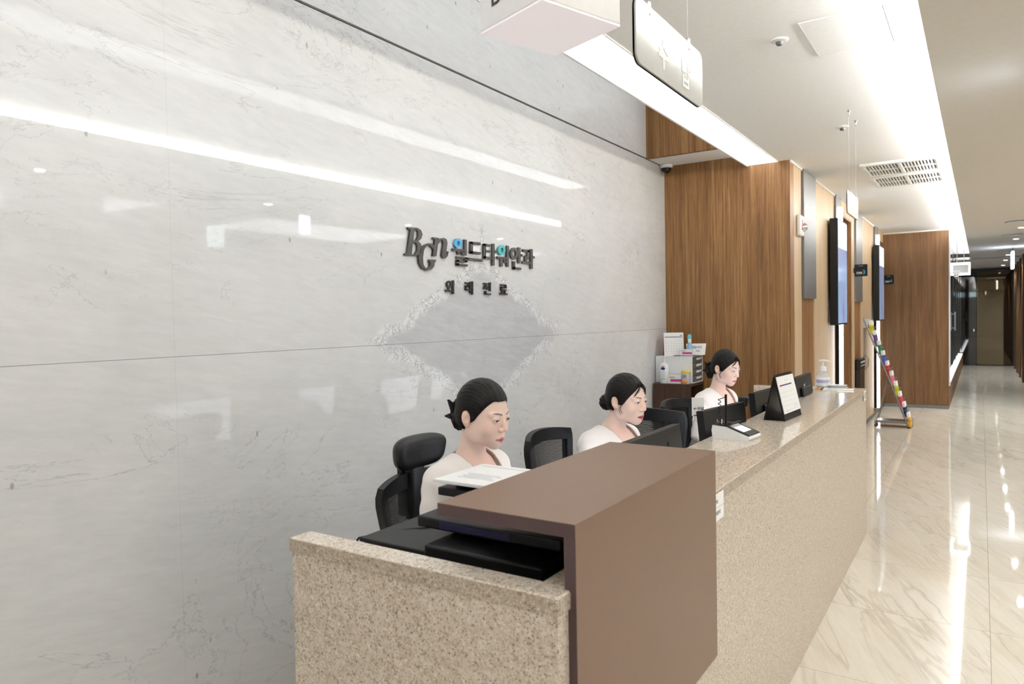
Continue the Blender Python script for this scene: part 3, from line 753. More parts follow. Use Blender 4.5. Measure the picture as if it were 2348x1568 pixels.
MB().box(-.10, .102, -.115, .115, 0, .004, .001).build('sheet', MT['paper'], t)
MB().box(-.102, .104, -.117, .117, -.004, 0).build('board', MT['signw'], t)
a = MB()
for k in range(5): a.box(-.06 + .01 * (k % 2), .06 - .012 * (k % 3), -.06 + k * .012, -.055 + k * .012, .0041, .0044)
a.build('print', MT['lgrey'], t)
MB().box(-.08, .09, .085, .092, .0041, .0044).build('headline', MT['lgrey'], t)
t = empty('document_stand', (-1.13, 1.62, 1.0745), 0, 'black box stand under the white printed sheet', 'stand')
MB().box(-.075, .105, -.085, .105, -.034, -.0005, .003).build('box', MT['black'], t)
tag(MB().tube([(-1.37, 1.19, .80), (-1.40, 1.25, .86), (-1.34, 1.30, .955), (-1.27, 1.36, .968), (-1.2, 1.42, .972)], .003, 8).build('cable', MT['black'], None, True), 'thin black cable lying over the printer tray by the granite end', 'cable')

# ------------------------------------------------------------------ office chairs
def chair(loc, rz, lab, head=False, solid=False, w=.235, zt=.965, z0=.53):
    t = empty('office_chair', (*loc, 0), rz, lab, 'chair', 'office chairs behind the counter')
    def back(u, v, off=0.0):
        ww = w * (.66 + .34 * v ** .8)
        ww *= 1 - .10 * max(0, (v - .86) / .14) ** 2
        x = -.20 - .075 * v + .055 * u * u - .02 * math.sin(v * math.pi) + off
        return (x, u * ww, z0 + (zt - z0) * v - .018 * v * u * u)
    def patch(mb, u0, u1, v0, v1, th, nu=8, nv=8):
        V, F = [], []
        for s in (0, 1):
            for j in range(nv + 1):
                for i in range(nu + 1):
                    V.append(back(u0 + (u1 - u0) * i / nu, v0 + (v1 - v0) * j / nv, th / 2 if s == 0 else -th / 2))
        n = (nu + 1) * (nv + 1)
        idx = lambda s, i, j: s * n + j * (nu + 1) + i
        for j in range(nv):
            for i in range(nu):
                F.append((idx(0, i, j), idx(0, i + 1, j), idx(0, i + 1, j + 1), idx(0, i, j + 1)))
                F.append((idx(1, i, j), idx(1, i, j + 1), idx(1, i + 1, j + 1), idx(1, i + 1, j)))
        for i in range(nu):
            F.append((idx(0, i + 1, 0), idx(0, i, 0), idx(1, i, 0), idx(1, i + 1, 0))); F.append((idx(0, i, nv), idx(0, i + 1, nv), idx(1, i + 1, nv), idx(1, i, nv)))
        for j in range(nv):
            F.append((idx(0, 0, j), idx(0, 0, j + 1), idx(1, 0, j + 1), idx(1, 0, j))); F.append((idx(0, 1 * nu, j + 1), idx(0, nu, j), idx(1, nu, j), idx(1, nu, j + 1)))
        mb.add(V, F)
    f = MB()
    patch(f, -1, -.86, 0, 1, .028, 2, 14); patch(f, .86, 1, 0, 1, .028, 2, 14)
    patch(f, -.86, .86, .87, 1, .028, 14, 3); patch(f, -.86, .86, 0, .09, .028, 14, 2)
    f.build('backrest_frame', MT['black'], t, True)
    m = MB()
    if solid: patch(m, -.86, .86, .07, .89, .02, 14, 10)
    else:
        n = 72
        for k in range(n):
            v = .09 + .78 * (k + .5) / n
            patch(m, -.87, .87, v - .0036, v + .0036, .002, 8, 1)
    m.build('backrest_mesh', MT['fabric'], t)
    MB().box(-.235, .25, -.245, .245, .43, .50, .03).build('seat', MT['fabric'], t, True)
    MB().box(-.29, -.245, -.035, .035, .38, .72, .008).box(-.28, .0, -.06, .06, .39, .43, .008).build('back_support', MT['black'], t)
    MB().lathe([(.0, .06), (.028, .06), (.028, .25), (.018, .25), (.018, .43), (0, .43)]).build('gas_column', MT['chrome'], t, True)
    for k in range(5):
        a = 2 * math.pi * k / 5 + .3
        c, s = math.cos(a), math.sin(a)
        MB().tube([(.02 * c, .02 * s, .085), (.16 * c, .16 * s, .085), (.29 * c, .29 * s, .065)], [.024, .02, .014], 8).build('leg', MT['black'], t, True)
        MB().lathe([(0, -.011), (.027, -.011), (.027, .011), (0, .011)], n=16).xf(Matrix.Translation((.29 * c, .29 * s, .0275)) @ Matrix.Rotation(a, 4, 'Z') @ Matrix.Rotation(math.pi / 2, 4, 'X')).build('caster', MT['grey'], t, True)
    for s in (-1, 1):
        MB().tube([(-.06, s * .25, .44), (-.04, s * .285, .46), (-.02, s * .29, .63)], .014, 8).box(-.12, .12, s * .29 - .035, s * .29 + .035, .63, .655, .011).build('armrest', MT['black'], t, True)
    if head:
        b = MB()
        V, F = [], []
        nr, na = 9, 40
        sp = lambda c: math.copysign(abs(c) ** .62, c)
        for sgn in (1, -1):
            for j in range(nr + 1):
                rr = 1 - (1 - j / nr) ** 2
                for i in range(na):
                    a = 2 * math.pi * i / na
                    u, v = rr * sp(math.cos(a)), rr * sp(math.sin(a))
                    V.append((-.262 + .034 * u * u + .006 * v * v + sgn * .038 * max(0.0, 1 - rr ** 4) ** .5 + .006 * v, u * (.132 + .012 * v), 1.036 + v * .062))
        n = (nr + 1) * na
        for s_ in (0, 1):
            for j in range(nr):
                for i in range(na):
                    k = (i + 1) % na
                    q = (s_ * n + j * na + i, s_ * n + j * na + k, s_ * n + (j + 1) * na + k, s_ * n + (j + 1) * na + i)
                    F.append(q if s_ == 0 else tuple(reversed(q)))
        b.add(V, F).build('headrest', MT['leather'], t, True)
        MB().box(-.315, -.285, -.04, .04, .80, 1.03, .008).box(-.285, -.240, -.035, .035, .79, .985, .008).build('headrest_stem', MT['leather'], t, True)
    return t
chair((-1.47, 1.965), .0, 'black mesh office chair with a padded headrest, nearest behind the counter', True, w=.245)
chair((-1.42, 2.80), .08, 'black mesh office chair against the marble behind the middle woman', w=.235, zt=1.005, z0=.56)
chair((-1.37, 4.27), .0, 'plain black-backed office chair in front of the dark cabinet', solid=True, w=.255, zt=.99)
chair((-1.385, 3.57), math.radians(88), 'black office chair turned sideways behind the nearest monitor', w=.205, zt=1.062, z0=.6)

# ------------------------------------------------------------------ monitors
def monitor(a, b, zt, h, lab, mark=None, tilt=6):
    """a, b: screen ends (x, y) seen from the hall side; the screen faces the marble wall"""
    c = ((a[0] + b[0]) / 2, (a[1] + b[1]) / 2)
    wd = math.hypot(b[0] - a[0], b[1] - a[1]) / 2
    rz = math.atan2(b[1] - a[1], b[0] - a[0]) - math.pi / 2
    t = empty('monitor', (*c, .725), rz, lab, 'monitor', 'black monitors on the work desk')
    R_ = Matrix.Rotation(math.radians(-tilt), 4, 'Y'); top = zt - .725
    T = Matrix.Translation((0, 0, top)) @ R_
    MB().box(-.022, .012, -wd, wd, -h, 0, .003).xf(T).build('housing', MT['black'], t)
    MB().box(-.0235, -.0222, -wd + .012, wd - .012, -h + .02, -.012).xf(T).build('screen', m_screen('screen_glow', [(.3, (.75, .82, 1)), (.7, (.95, .97, 1))], .75), t)
    MB().box(.011, .030, -wd * .55, wd * .55, -h * .82, -h * .25, .008).xf(T).build('rear_cover', MT['black'], t)
    MB().box(.0296, .0310, -wd * .42, wd * .50, -h * .66, -h * .63).xf(T).build('vent_slot', MT['soot'], t)
    MB().box(-.005, .04, -.03, .03, -h - .06, -h * .45, .006).xf(T).build('neck', MT['black'], t)
    MB().box(-.09, .10, -.11, .11, 0, .012, .004).build('foot', MT['black'], t)
    zn = top - h - .06
    MB().box(.0, .045, -.03, .03, .008, max(zn + .03, .03), .006).build('column', MT['black'], t)
    if mark: mark(t, T, wd, h)
    return t
def mk_tall(t, T, wd, h):
    MB().box(.0120, .0132, wd * .42, wd * .46, -.10, -.05).box(.0120, .0132, wd * .30, wd * .34, -.10, -.07).xf(T).build('emblem', MT['soot'], t)
def mk_flag(t, T, wd, h):
    MB().prism([(.0132, -.03, -.06), (.0132, .02, -.054), (.0132, .012, -.068), (.0132, -.008, -.072), (.0132, -.006, -.10), (.0132, -.016, -.102), (.0132, -.02, -.074)],
               [(.0121, -.03, -.06), (.0121, .02, -.054), (.0121, .012, -.068), (.0121, -.008, -.072), (.0121, -.006, -.10), (.0121, -.016, -.102), (.0121, -.02, -.074)]).xf(T).build('emblem', MT['lgrey'], t)
def mk_dot(t, T, wd, h):
    MB().ell((.0312, wd * .1, -h * .74), (.002, .009, .013)).xf(T).build('emblem', MT['soot'], t)
monitor((-.985, 2.14), (-.985, 2.65), 1.095, .30, 'black monitor back rising behind the brown hood', mk_tall)
monitor((-1.03, 3.06), (-.965, 3.485), 1.092, .31, 'black monitor behind the card terminal', mk_dot)
monitor((-1.02, 3.87), (-.985, 4.36), 1.092, .30, 'black monitor half hidden by the desk calendar')
monitor((-.955, 4.55), (-.955, 5.035), 1.12, .28, 'black monitor with a pale emblem beside the hand sanitiser', mk_flag)
monitor((-1.015, 1.60), (-1.015, 2.02), .985, .24, 'unseen low monitor added under the brown hood as face light')  # hidden screen added to light the nearest woman's face
# keyboards in front of the women
for y, s in ((1.83, 'black keyboard before the nearest woman'), (2.82, 'black keyboard before the middle woman'), (4.37, 'black keyboard before the farthest woman')):
    t = empty('keyboard', (-1.20, y, .725), 0, s, 'keyboard', 'keyboards on the work desk')
    MB().box(-.06, .06, -.17, .17, 0, .014, .003).build('body', MT['black'], t)
    k_ = MB()
    for i in range(5):
        for j in range(14): k_.box(-.05 + i * .02, -.034 + i * .02, -.16 + j * .0228, -.141 + j * .0228, .013, .019)
    k_.build('keys', MT['grey'], t)

# ------------------------------------------------------------------ things on the counter
t = empty('card_terminal', (-.858, 2.995, CZ), math.radians(-6), 'white card terminal with a black sloping top and lit screen on the counter', 'terminal')
t.scale = (.88, .88, .88)
prof = [(-.085, .0), (.085, .0), (.095, .012), (.09, .022), (-.02, .060), (-.085, .064), (-.09, .04)]
MB().prism([(x, -.072, z) for x, z in prof], [(x, .072, z) for x, z in prof]).build('body', MT['whitep'], t)
sl = math.atan2(.060 - .022, .11)
TT = Matrix.Translation((.09, 0, .0225)) @ Matrix.Rotation(sl, 4, 'Y')
MB().box(-.116, 0, -.070, .070, 0, .004, .0015).xf(TT).build('keypad_plate', MT['black'], t)
MB().box(-.088, -.035, -.048, .048, .0038, .005).xf(TT).build('screen', glow('terminal_screen', (.78, .84, .9), .13), t)
a = MB()
for i in range(2):
    for j in range(5): a.box(-.028 + i * .014, -.019 + i * .014, -.05 + j * .021, -.036 + j * .021, .0038, .0055)
a.xf(TT).build('keys', MT['grey'], t)
MB().box(-.106, -.10, -.05, .05, .0038, .0052).box(-.097, -.092, -.05, .05, .0038, .0052).xf(TT).build('slot', MT['lgrey'], t)
MB().box(-.085, -.018, -.070, .070, .060, .0665, .0015).build('rear_plate', MT['black'], t)
t = empty('stylus_holder', (-.890, 2.968, CZ + .0586), 0, 'black stylus standing in a clear holder on the card terminal', 'stylus')
MB().tube([(0, 0, 0), (0, 0, .125)], .005, 10).build('stylus', MT['black'], t, True)
MB().box(-.03, .028, -.035, .02, 0, .004).box(-.03, -.012, -.03, -.012, .004, .022).build('holder', MT['clear'], t)
c_ = [(-.018 + .006 * math.cos(k * .9), -.028 + .006 * math.sin(k * .9), .012 + .0024 * k) for k in range(40)]
MB().tube(c_ + [(-.006, -.006, .112), (0, 0, .12)], .0016, 6).build('coiled_cord', MT['black'], t, True)
t = empty('scanner_stand', (-1.0, 3.635, .725), 0, 'black handset on a curved stem between two monitors', 'handset')
MB().box(-.05, .05, -.04, .04, 0, .012, .004).build('foot', MT['black'], t)
MB().tube([(.02, .02, .01), (.03, .02, .12), (.01, .01, .22), (-.005, 0, .29), (0, 0, .34)], .007, 10).build('stem', MT['black'], t, True)
MB().box(-.022, .022, -.03, .03, .325, .375, .008).build('head', MT['black'], t, True)
t = empty('desk_calendar', (-.825, 3.70, CZ), math.radians(-4), 'tall black-backed desk calendar with a white page on the counter', 'calendar')
hh, hw, bx = .213, .138, .052
MB().prism([(bx, -hw, 0), (.004, -hw, hh), (-.002, -hw, hh)] + [(bx - .008, -hw, 0)], [(bx, hw, 0), (.004, hw, hh), (-.002, hw, hh), (bx - .008, hw, 0)]).build('front_board', MT['black'], t)
MB().prism([(-bx, -hw, 0), (-.004, -hw, hh), (.002, -hw, hh), (-bx + .008, -hw, 0)], [(-bx, hw, 0), (-.004, hw, hh), (.002, hw, hh), (-bx + .008, hw, 0)]).build('back_board', MT['black'], t)
MB().box(-bx, bx, -hw, hw, 0, .003).build('foot_board', MT['black'], t)
sa = math.atan2(bx - .004, hh)
CT = Matrix.Translation((.0045, 0, hh)) @ Matrix.Rotation(-sa, 4, 'Y')
MB().box(.0005, .004, -hw + .004, hw - .004, -.185, -.004).xf(CT).build('page', MT['paper'], t)
a = MB()
for r in range(5):
    for c in range(7): a.box(.004, .0043, -hw + .03 + c * .031, -hw + .042 + c * .031, -.085 - r * .022, -.082 - r * .022)
a.box(.004, .0043, -.02, .03, -.028, -.025).box(.004, .0043, -.10, -.06, -.176, -.173).box(.004, .0043, .05, .09, -.16, -.156)
a.xf(CT).build('print', MT['lgrey'], t)
MB().box(.004, .0043, -hw + .03, hw - .06, -.052, -.046).xf(CT).build('header_band', MT['navy'], t)
MB().box(.0041, .0045, -hw + .025, -hw + .040, -.054, -.045).xf(CT).build('red_mark', MT['redink'], t)
a = MB()
for k in range(24): a.tube([(.006 * math.cos(q) + .0, -hw + .012 + k * .011, hh + .002 + .006 * math.sin(q)) for q in [i * math.pi / 4 for i in range(9)]], .0009, 5)
a.build('spiral_binding', MT['black'], t)
t = empty('pump_bottle', (-.905, 5.245, CZ), 0, 'clear hand sanitiser pump bottle with a lilac label at the far end', 'bottle')
MB().lathe([(0, 0), (.040, .001), (.043, .008), (.043, .085), (.038, .103), (.022, .116), (.019, .122), (.019, .128), (0, .128)], n=32).build('bottle', MT['cloudy'], t, True)
MB().lathe([(0, .004), (.038, .005), (.039, .01), (.039, .072), (0, .072)], n=32).build('gel', MT['lgrey'], t, True)
MB().lathe([(.0436, .022), (.0438, .023), (.0438, .078), (.0436, .079)], n=32).build('label', MT['paper'], t, True)
MB().lathe([(.0439, .042), (.0441, .043), (.0441, .062), (.0439, .063)], n=32).build('label_band', MT['lilac'], t, True)
a = MB().lathe([(0, .120), (.022, .120), (.022, .146), (.017, .152), (.008, .153), (.008, .185), (.014, .188), (.014, .194), (0, .194)], n=24)
a.tube([(-.022, 0, .188), (.01, 0, .192), (.042, 0, .187), (.048, 0, .178)], [.008, .008, .005, .004], 8)
a.build('pump', MT['whitep'], t, True)
MB().tube([(0, 0, .03), (.004, 0, .12)], .003, 8).build('dip_tube', MT['whitep'], t)
for (x, y, z, s) in ((-.815, 5.27, CZ, 'white oblong tray beside the sanitiser bottle, lower of two stacked'), (-.82, 5.265, CZ + .0135, 'white oblong tray beside the sanitiser bottle, upper of two stacked')):
    t = empty('tray', (x, y, z), .2, s, 'tray', 'white trays on the counter')
    MB().lathe([(0, 0), (.05, 0), (.062, .012), (.066, .013), (.064, .009), (.052, .003), (0, .003)], n=36, sx=1.0, sy=.62).build('dish', MT['whitep'], t, True)
t = empty('notepad', (-.805, 5.165, CZ), .06, 'white spiral notepad near the far edge of the counter', 'notepad')
MB().box(-.085, .10, -.05, .05, 0, .008, .001).build('pages', MT['paper'], t)
a = MB()
for k in range(10): a.tube([(-.088 + .006 * math.cos(q), -.045 + k * .01, .005 + .006 * math.sin(q)) for q in [i * math.pi / 4 for i in range(9)]], .0009, 5)
a.build('spiral', MT['black'], t)
a = MB()
for k in range(6): a.box(-.06, .05 - .01 * (k % 3), -.035 + k * .012, -.033 + k * .012, .0081, .0084)
a.build('print', MT['lgrey'], t)
tag(MB().box(-.79, -.69, 5.06, 5.10, CZ, CZ + .002).build('paper_slip', MT['paper']), 'thin white paper slip in front of the spiral notepad', 'paper')
tag(MB().tube([(-.93, 5.13, CZ + .005), (-.90, 5.14, CZ + .005)], .004, 8).build('pen_cap', MT['orange'], None, True), 'short orange pen lying beside the sanitiser bottle', 'pen')
tag(MB().tube([(-.955, 5.06, CZ + .004), (-.945, 5.12, CZ + .02), (-.955, 5.18, CZ + .004), (-.935, 5.20, CZ + .012), (-.955, 5.25, CZ + .004), (-.94, 5.10, CZ + .004)], .003, 8).build('cable', MT['lgrey'], None, True), 'pale cable bunched on the counter behind the sanitiser bottle', 'cable')
t = empty('card_sign', (-1.045, 3.07, 1.068), math.radians(14), 'small white card with an arrow and Korean letters on the monitor corner', 'sign')
MB().box(-.026, .026, -.001, .001, 0, .082).build('card', MT['paper'], t)
MB().box(-.02, .02, -.005, .005, -.02, .004, .002).build('clip', MT['clear'], t)
text('lettering', '←수납', MT['ink'], (-.019, -.0016, .028), (1, 0, 0), (0, 0, 1), .0165, t, .0003, .0004)
tag(MB().box(-.985, -.93, 2.03, 2.10, CZ, CZ + .003).build('paper_slip', MT['paper']), 'white paper corner on the counter behind the brown hood', 'paper')

# ------------------------------------------------------------------ cabinet in the corner and what stands on it
t = empty('storage_cabinet', (-2.2, 5.985, 0), 0, 'dark wooden cabinet with an open side in the marble corner', 'cabinet')
MB().box(-.165, .16, -.18, .178, .915, .936).build('top', MT['cab'], t)
MB().box(-.165, .16, -.178, -.158, 0, .915).build('side_panel', MT['cab'], t)
MB().box(-.165, .16, .158, .178, 0, .915).build('side_panel', MT['cab'], t)
MB().box(-.165, -.145, -.158, .158, 0, .915).build('back_panel', MT['cab'], t)
for z in (.05, .48): MB().box(-.145, .155, -.158, .158, z, z + .018).build('shelf', MT['cab'], t)
t = empty('drawer_unit', (-2.2, 6.03, .937), 0, 'white desktop drawer unit with grey fronts on the dark cabinet', 'drawers')
a = MB().box(-.17, .15, -.135, -.129, 0, .232, .002).box(-.17, .15, .129, .135, 0, .232, .002).box(-.17, .15, -.129, .129, .226, .232).box(-.17, .15, -.129, .129, 0, .006).box(-.17, -.164, -.129, .129, .006, .226)
a.build('casing', MT['whitep'], t)
for k in range(4):
    z = .009 + k * .0545
    d = MB().box(-.12, .148, -.126, .126, z, z + .050, .002).build('drawer', MT['grey'], t)
    MB().box(.1475, .156, -.03, .035, z + .022, z + .040, .002).build('handle', MT['whitep'], d)
    MB().box(.148, .150, .055, .105, z + .024, z + .042).build('label_holder', MT['whitep'], d)
t = empty('white_bin', (-2.355, 5.99, .937), 0, 'white rounded box between the drawer unit and the marble', 'box')
MB().box(-.024, -.016, -.10, .12, 0, .228, .003).build('shell', MT['whitep'], t)
t = empty('clipboard', (-2.13, 6.02, 1.1695), .12, 'brown clipboard lying on the white drawer unit', 'clipboard')
MB().box(-.10, .09, -.12, .12, 0, .004, .001).build('board', MT['brown'], t)
t = empty('desk_calendar', (-2.245, 5.975, 1.1692), math.radians(-62), 'white desk calendar with a red back on the drawer unit', 'calendar')
hh, hw, bx = .20, .085, .045
MB().prism([(bx, -hw, 0), (.003, -hw, hh), (-.001, -hw, hh), (bx - .006, -hw, 0)], [(bx, hw, 0), (.003, hw, hh), (-.001, hw, hh), (bx - .006, hw, 0)]).build('front_board', MT['paper'], t)
MB().prism([(-bx, -hw, 0), (-.003, -hw, hh), (.001, -hw, hh), (-bx + .006, -hw, 0)], [(-bx, hw, 0), (-.003, hw, hh), (.001, hw, hh), (-bx + .006, hw, 0)]).build('back_board', MT['red'], t)
MB().box(-bx + .004, bx - .004, -hw, hw, 0, .003).build('foot_board', MT['red'], t)
sa = math.atan2(bx - .003, hh)
CT = Matrix.Translation((.0035, 0, hh)) @ Matrix.Rotation(-sa, 4, 'Y')
a = MB()
for r in range(5):
    for c in range(7): a.box(.001, .0016, -hw + .016 + c * .0225, -hw + .02 + c * .0225, -.075 - r * .022, -.072 - r * .022)
a.xf(CT).build('print', MT['grey'], t)
MB().box(.001, .0016, -hw + .01, hw - .01, -.042, -.037).xf(CT).build('header_band', MT['navy'], t)
MB().box(.0011, .0018, hw - .03, hw - .01, -.028, -.022).box(.0011, .0018, -hw + .01, -hw + .022, -.043, -.036).xf(CT).build('red_mark', MT['redink'], t)
t = empty('spray_bottle', (-2.105, 5.99, 1.1737), 0, 'pale blue bottle with an aqua cap on the drawer unit', 'bottle')
MB().lathe([(0, 0), (.026, 0), (.028, .01), (.026, .06), (.016, .095), (.014, .11), (0, .11)], n=24).build('bottle', MT['bluep'], t, True)
MB().lathe([(0, .11), (.015, .11), (.016, .14), (0, .14)], n=20).build('collar', MT['whitep'], t, True)
MB().lathe([(0, .14), (.016, .14), (.018, .158), (.013, .178), (0, .182)], n=20).build('cap', MT['aqua'], t, True)
def carton(loc, rz, lab, sz):
    t = empty('carton', loc, rz, lab, 'box', 'small white cartons with a magenta band')
    x, y, z = sz
    MB().box(-x, x, -y, y, 0, z, .0008).build('box', MT['paper'], t)
    MB().box(-x * .6, x + .0005, -y - .0006, -y + .001, z * .25, z * .55).build('band', MT['magenta'], t)
    MB().box(-x * .8, x * .1, -y - .0005, -y + .001, z * .78, z * .84).box(-x * .8, -x * .1, -y - .0005, -y + .001, z * .68, z * .72).build('print', MT['grey'], t)
carton((-2.115, 5.935, 1.1737), .08, 'small white carton with a magenta band on top of the drawer unit', (.052, .02, .052))
carton((-2.19, 5.86, .9362), .05, 'small white carton with a magenta band between the lotion bottle and the jar', (.058, .022, .070))
t = empty('notice_card', (-2.06, 6.02, 1.1737), math.radians(24), 'white folded notice card behind the blue bottle', 'sign')
MB().prism([(-.08, 0, 0), (.075, 0, 0), (.09, .03, .098), (-.08, .03, .098)], [(-.08, .003, 0), (.075, .003, 0), (.09, .033, .098), (-.08, .033, .098)]).build('card', MT['paper'], t)
text('lettering', '안입니다', MT['ink'], (-.045, .0165, .058), (1, 0, 0), (0, .3, 1), .026, t, .0002, .0004)
text('lettering', '안내', MT['ink'], (.0, .0065, .028), (1, 0, 0), (0, .3, 1), .018, t, .0002)
t = empty('lotion_bottle', (-2.285, 5.85, .9362), 0, 'tall white lotion pump bottle with a navy oval label on the cabinet', 'bottle')
MB().lathe([(0, 0), (.034, 0), (.036, .006), (.036, .150), (.030, .168), (.014, .176), (.012, .190), (0, .190)], n=28, sx=1.1, sy=.75).build('bottle', MT['whitep'], t, True)
MB().lathe([(0, .188), (.013, .188), (.013, .200), (.006, .202), (.006, .222), (.014, .224), (.014, .231), (0, .231)], n=20).tube([(0, 0, .227), (-.03, 0, .226)], .005, 8).build('pump', MT['whitep'], t, True)
MB().ell((0, -.0265, .128), (.020, .003, .012)).build('label', MT['navy'], t, True)
MB().box(-.014, .014, -.029, -.0255, .144, .148).build('red_mark', MT['redink'], t)
a = MB()
for k in range(5): a.box(-.018 + .003 * (k % 2), .018 - .004 * (k % 3), -.0282, -.0262, .10 - k * .012, .102 - k * .012)
a.build('print', MT['lgrey'], t)
MB().box(-.018, .018, -.0284, -.0262, .034, .040).build('blue_mark', MT['bluep'], t)
t = empty('jar', (-2.095, 5.855, .9362), 0, 'clear tub with a yellow lid and orange fruit label on the cabinet', 'jar')
MB().lathe([(0, 0), (.030, 0), (.033, .004), (.036, .092), (0, .092)], n=28).build('tub', MT['lgrey'], t, True)
MB().lathe([(0, .092), (.038, .092), (.039, .096), (.039, .108), (.036, .112), (0, .112)], n=28).build('lid', MT['yellow'], t, True)
MB().ell((.004, -.0335, .018), (.016, .004, .012)).ell((-.014, -.032, .024), (.012, .004, .012)).ell((.018, -.029, .022), (.010, .005, .010)).build('fruit_print', MT['orange'], t, True)
a = MB()
for k in range(3): a.box(-.016, .016, -.0365, -.0335, .055 + k * .009, .058 + k * .009)
a.build('print', MT['navy'], t)

# ------------------------------------------------------------------ corridor wall fittings
def tv(y, lab, strength):
    t = empty('wall_screen', (XW, y, 1.39), 0, lab, 'screen', 'portrait wall screens')
    MB().box(.022, .098, -.295, .295, 0, 1.085, .006).build('housing', MT['black'], t)
    MB().box(.098, .1005, -.278, .278, .018, 1.067).build('display', m_screen('display_glow', [(.30, lin(96, 108, 160)), (.45, lin(140, 152, 195)), (.6, lin(130, 165, 200)), (.75, lin(168, 176, 212))], strength), t)
    MB().box(.1006, .1008, -.278, .278, .79, 1.067).build('banner', glow('banner_glow', (.80, .86, .95), .2), t)
    MB().box(-.02, .03, -.12, .12, .35, .75).build('bracket', MT['steel'], t)
tv(8.155, 'nearer portrait wall screen with a blue picture', .30)
tv(11.67, 'farther portrait wall screen above the leaflet rack', .20)
def blade(y, n, lab):
    t = empty('door_sign', (XW, y, 2.03), 0, lab, 'sign', 'black projecting door signs')
    poly_mesh('plate', [rrect(.142, .146, .010)], MT['black'], (.012, 0, -.073), (1, 0, 0), (0, 0, 1), .014, t)
    MB().box(-.02, .016, -.008, .008, -.03, .03).build('bracket', MT['black'], t)
    text('numeral', str(n), MT['blue'], (.098, -.0076, -.045), (1, 0, 0), (0, 0, 1), .068, t, .0003, .0012)
    text('lettering', '진료실', MT['signtext'], (.030, -.0076, -.036), (1, 0, 0), (0, 0, 1), .024, t, .0003, .0006)
    MB().box(.030, .088, -.0077, -.0068, -.047, -.044).box(.055, .105, -.0077, -.0068, .052, .055).build('rule', MT['lgrey'], t)
blade(9.66, 3, 'black projecting door sign with a blue numeral 3')
blade(12.80, 4, 'black projecting door sign with a blue numeral 4')
t = empty('kiosk', (XW + .002, 10.0, 0), 0, 'dark slim kiosk standing against the wall beneath the silver panel', 'kiosk')
MB().box(.0, .05, -.22, .20, 0, .80, .004).build('body', MT['dark'], t)
MB().box(.0, .055, -.22, .20, .80, .93, .008).build('head', MT['black'], t)
MB().box(.055, .058, -.19, .17, .88, .90).box(.055, .058, -.19, .17, .84, .85).build('trim_strip', MT['lgrey'], t)
tag(MB().tube([(XW + .03, 10.2, .93), (XW + .02, 10.55, .94), (XW + .02, 10.85, .88), (XW + .02, 10.8, .78), (XW + .02, 10.4, .75), (XW + .04, 10.15, .76)], .004, 6).build('cable', MT['black'], None, True), 'black cable looping along the pale wood wall beside the kiosk', 'cable')
MB().tube([(-.435, 16.8, 1.125), (-.435, 16.8, 1.495)], .016, 10).box(-.47, -.435, 16.792, 16.808, 1.16, 1.18).box(-.47, -.435, 16.792, 16.808, 1.44, 1.46).build('pull_handle', MT['lgrey'], bpy.data.objects['window_1'])
MB().lathe([(0, 0), (.02, 0), (.02, .03), (.045, .04), (.05, .06), (.035, .085), (0, .09)], n=20).xf(Matrix.Translation((-.16, YH - .02, .98)) @ Matrix.Rotation(math.pi / 2, 4, 'X')).build('door_knob', MT['chrome'], bpy.data.objects['door_3'], True)

# ------------------------------------------------------------------ leaflet rack
rk = empty('leaflet_rack', (-.98, 10.64, 0), 0, 'steel A-frame leaflet rack beside the wall screens', 'rack')
TX, TZ, BX = -.325, 1.43, .198          # rail top / foot, local x and z
for y in (-.13, .13):
    MB().tube([(BX, y, .012), (TX, y, TZ)], .011, 10).build('rail', MT['steel'], rk, True)
    MB().tube([(-.19, y * .75, .012), (-.02, y * .75, .78)], .006, 8).build('rear_leg', MT['steel'], rk, True)
MB().box(-.19, .175, -.125, .125, .055, .085, .003).build('foot_tray', MT['steel'], rk)
MB().box(TX - .03, TX + .05, -.135, .135, TZ - .12, TZ, .004).xf(Matrix.Translation((0, 0, 0))).build('header_plate', MT['lgrey'], rk)
for y in (-.13, .13):
    MB().lathe([(0, 0), (.013, 0), (.013, .018), (0, .018)], (BX, y, 0), 12).lathe([(0, 0), (.010, 0), (.010, .018), (0, .018)], (-.19, y * .75, 0), 12).build('foot_cap', MT['black'], rk, True)
cols = [('yellow', 226, 214, 30), ('purple', 110, 70, 150), ('green', 40, 140, 100), ('blue', 70, 90, 190), ('red', 214, 36, 44), ('pink', 232, 130, 150), ('lime', 214, 212, 30), ('crimson', 214, 60, 80), ('navy', 24, 22, 90), ('amber', 240, 176, 30)]
for k, (cn, *rgb) in enumerate(cols):
    f = (k + .9) / 10.6
    x, z = TX + (BX - TX) * f + .02, TZ + (0 - TZ) * f
    a = MB()
    a.tube([(x - .02, -.13, z), (x + .055, -.13, z + .008), (x + .055, .13, z + .008), (x - .02, .13, z)], .003, 6)
    a.tube([(x - .02, -.13, z - .085), (x + .05, -.13, z - .085), (x + .05, .13, z - .085), (x - .02, .13, z - .085)], .003, 6)
    a.tube([(x + .055, 0, z + .008), (x + .05, 0, z - .085)], .003, 6)
    a.build('wire_pocket', MT['steel'], rk)
    t = empty('leaflet', (-.98 + x + .028, 10.64, z - .083), 0, 'white-topped %s leaflets in %s pocket of the rack' % (cn, 'the top' if k == 0 else 'the lowest' if k == 9 else 'a middle'), 'leaflet', 'leaflets in the rack')
    RR = Matrix.Rotation(math.radians(-9), 4, 'Y')
    MB().box(-.014, .014, -.11, .11, 0, .125).xf(RR).build('cover', plain('%s_print' % cn, lin(*rgb), .45, .02), t)
    MB().box(-.0138, .0138, -.11, .11, .125, .185).xf(RR).build('title_band', MT['paper'], t)

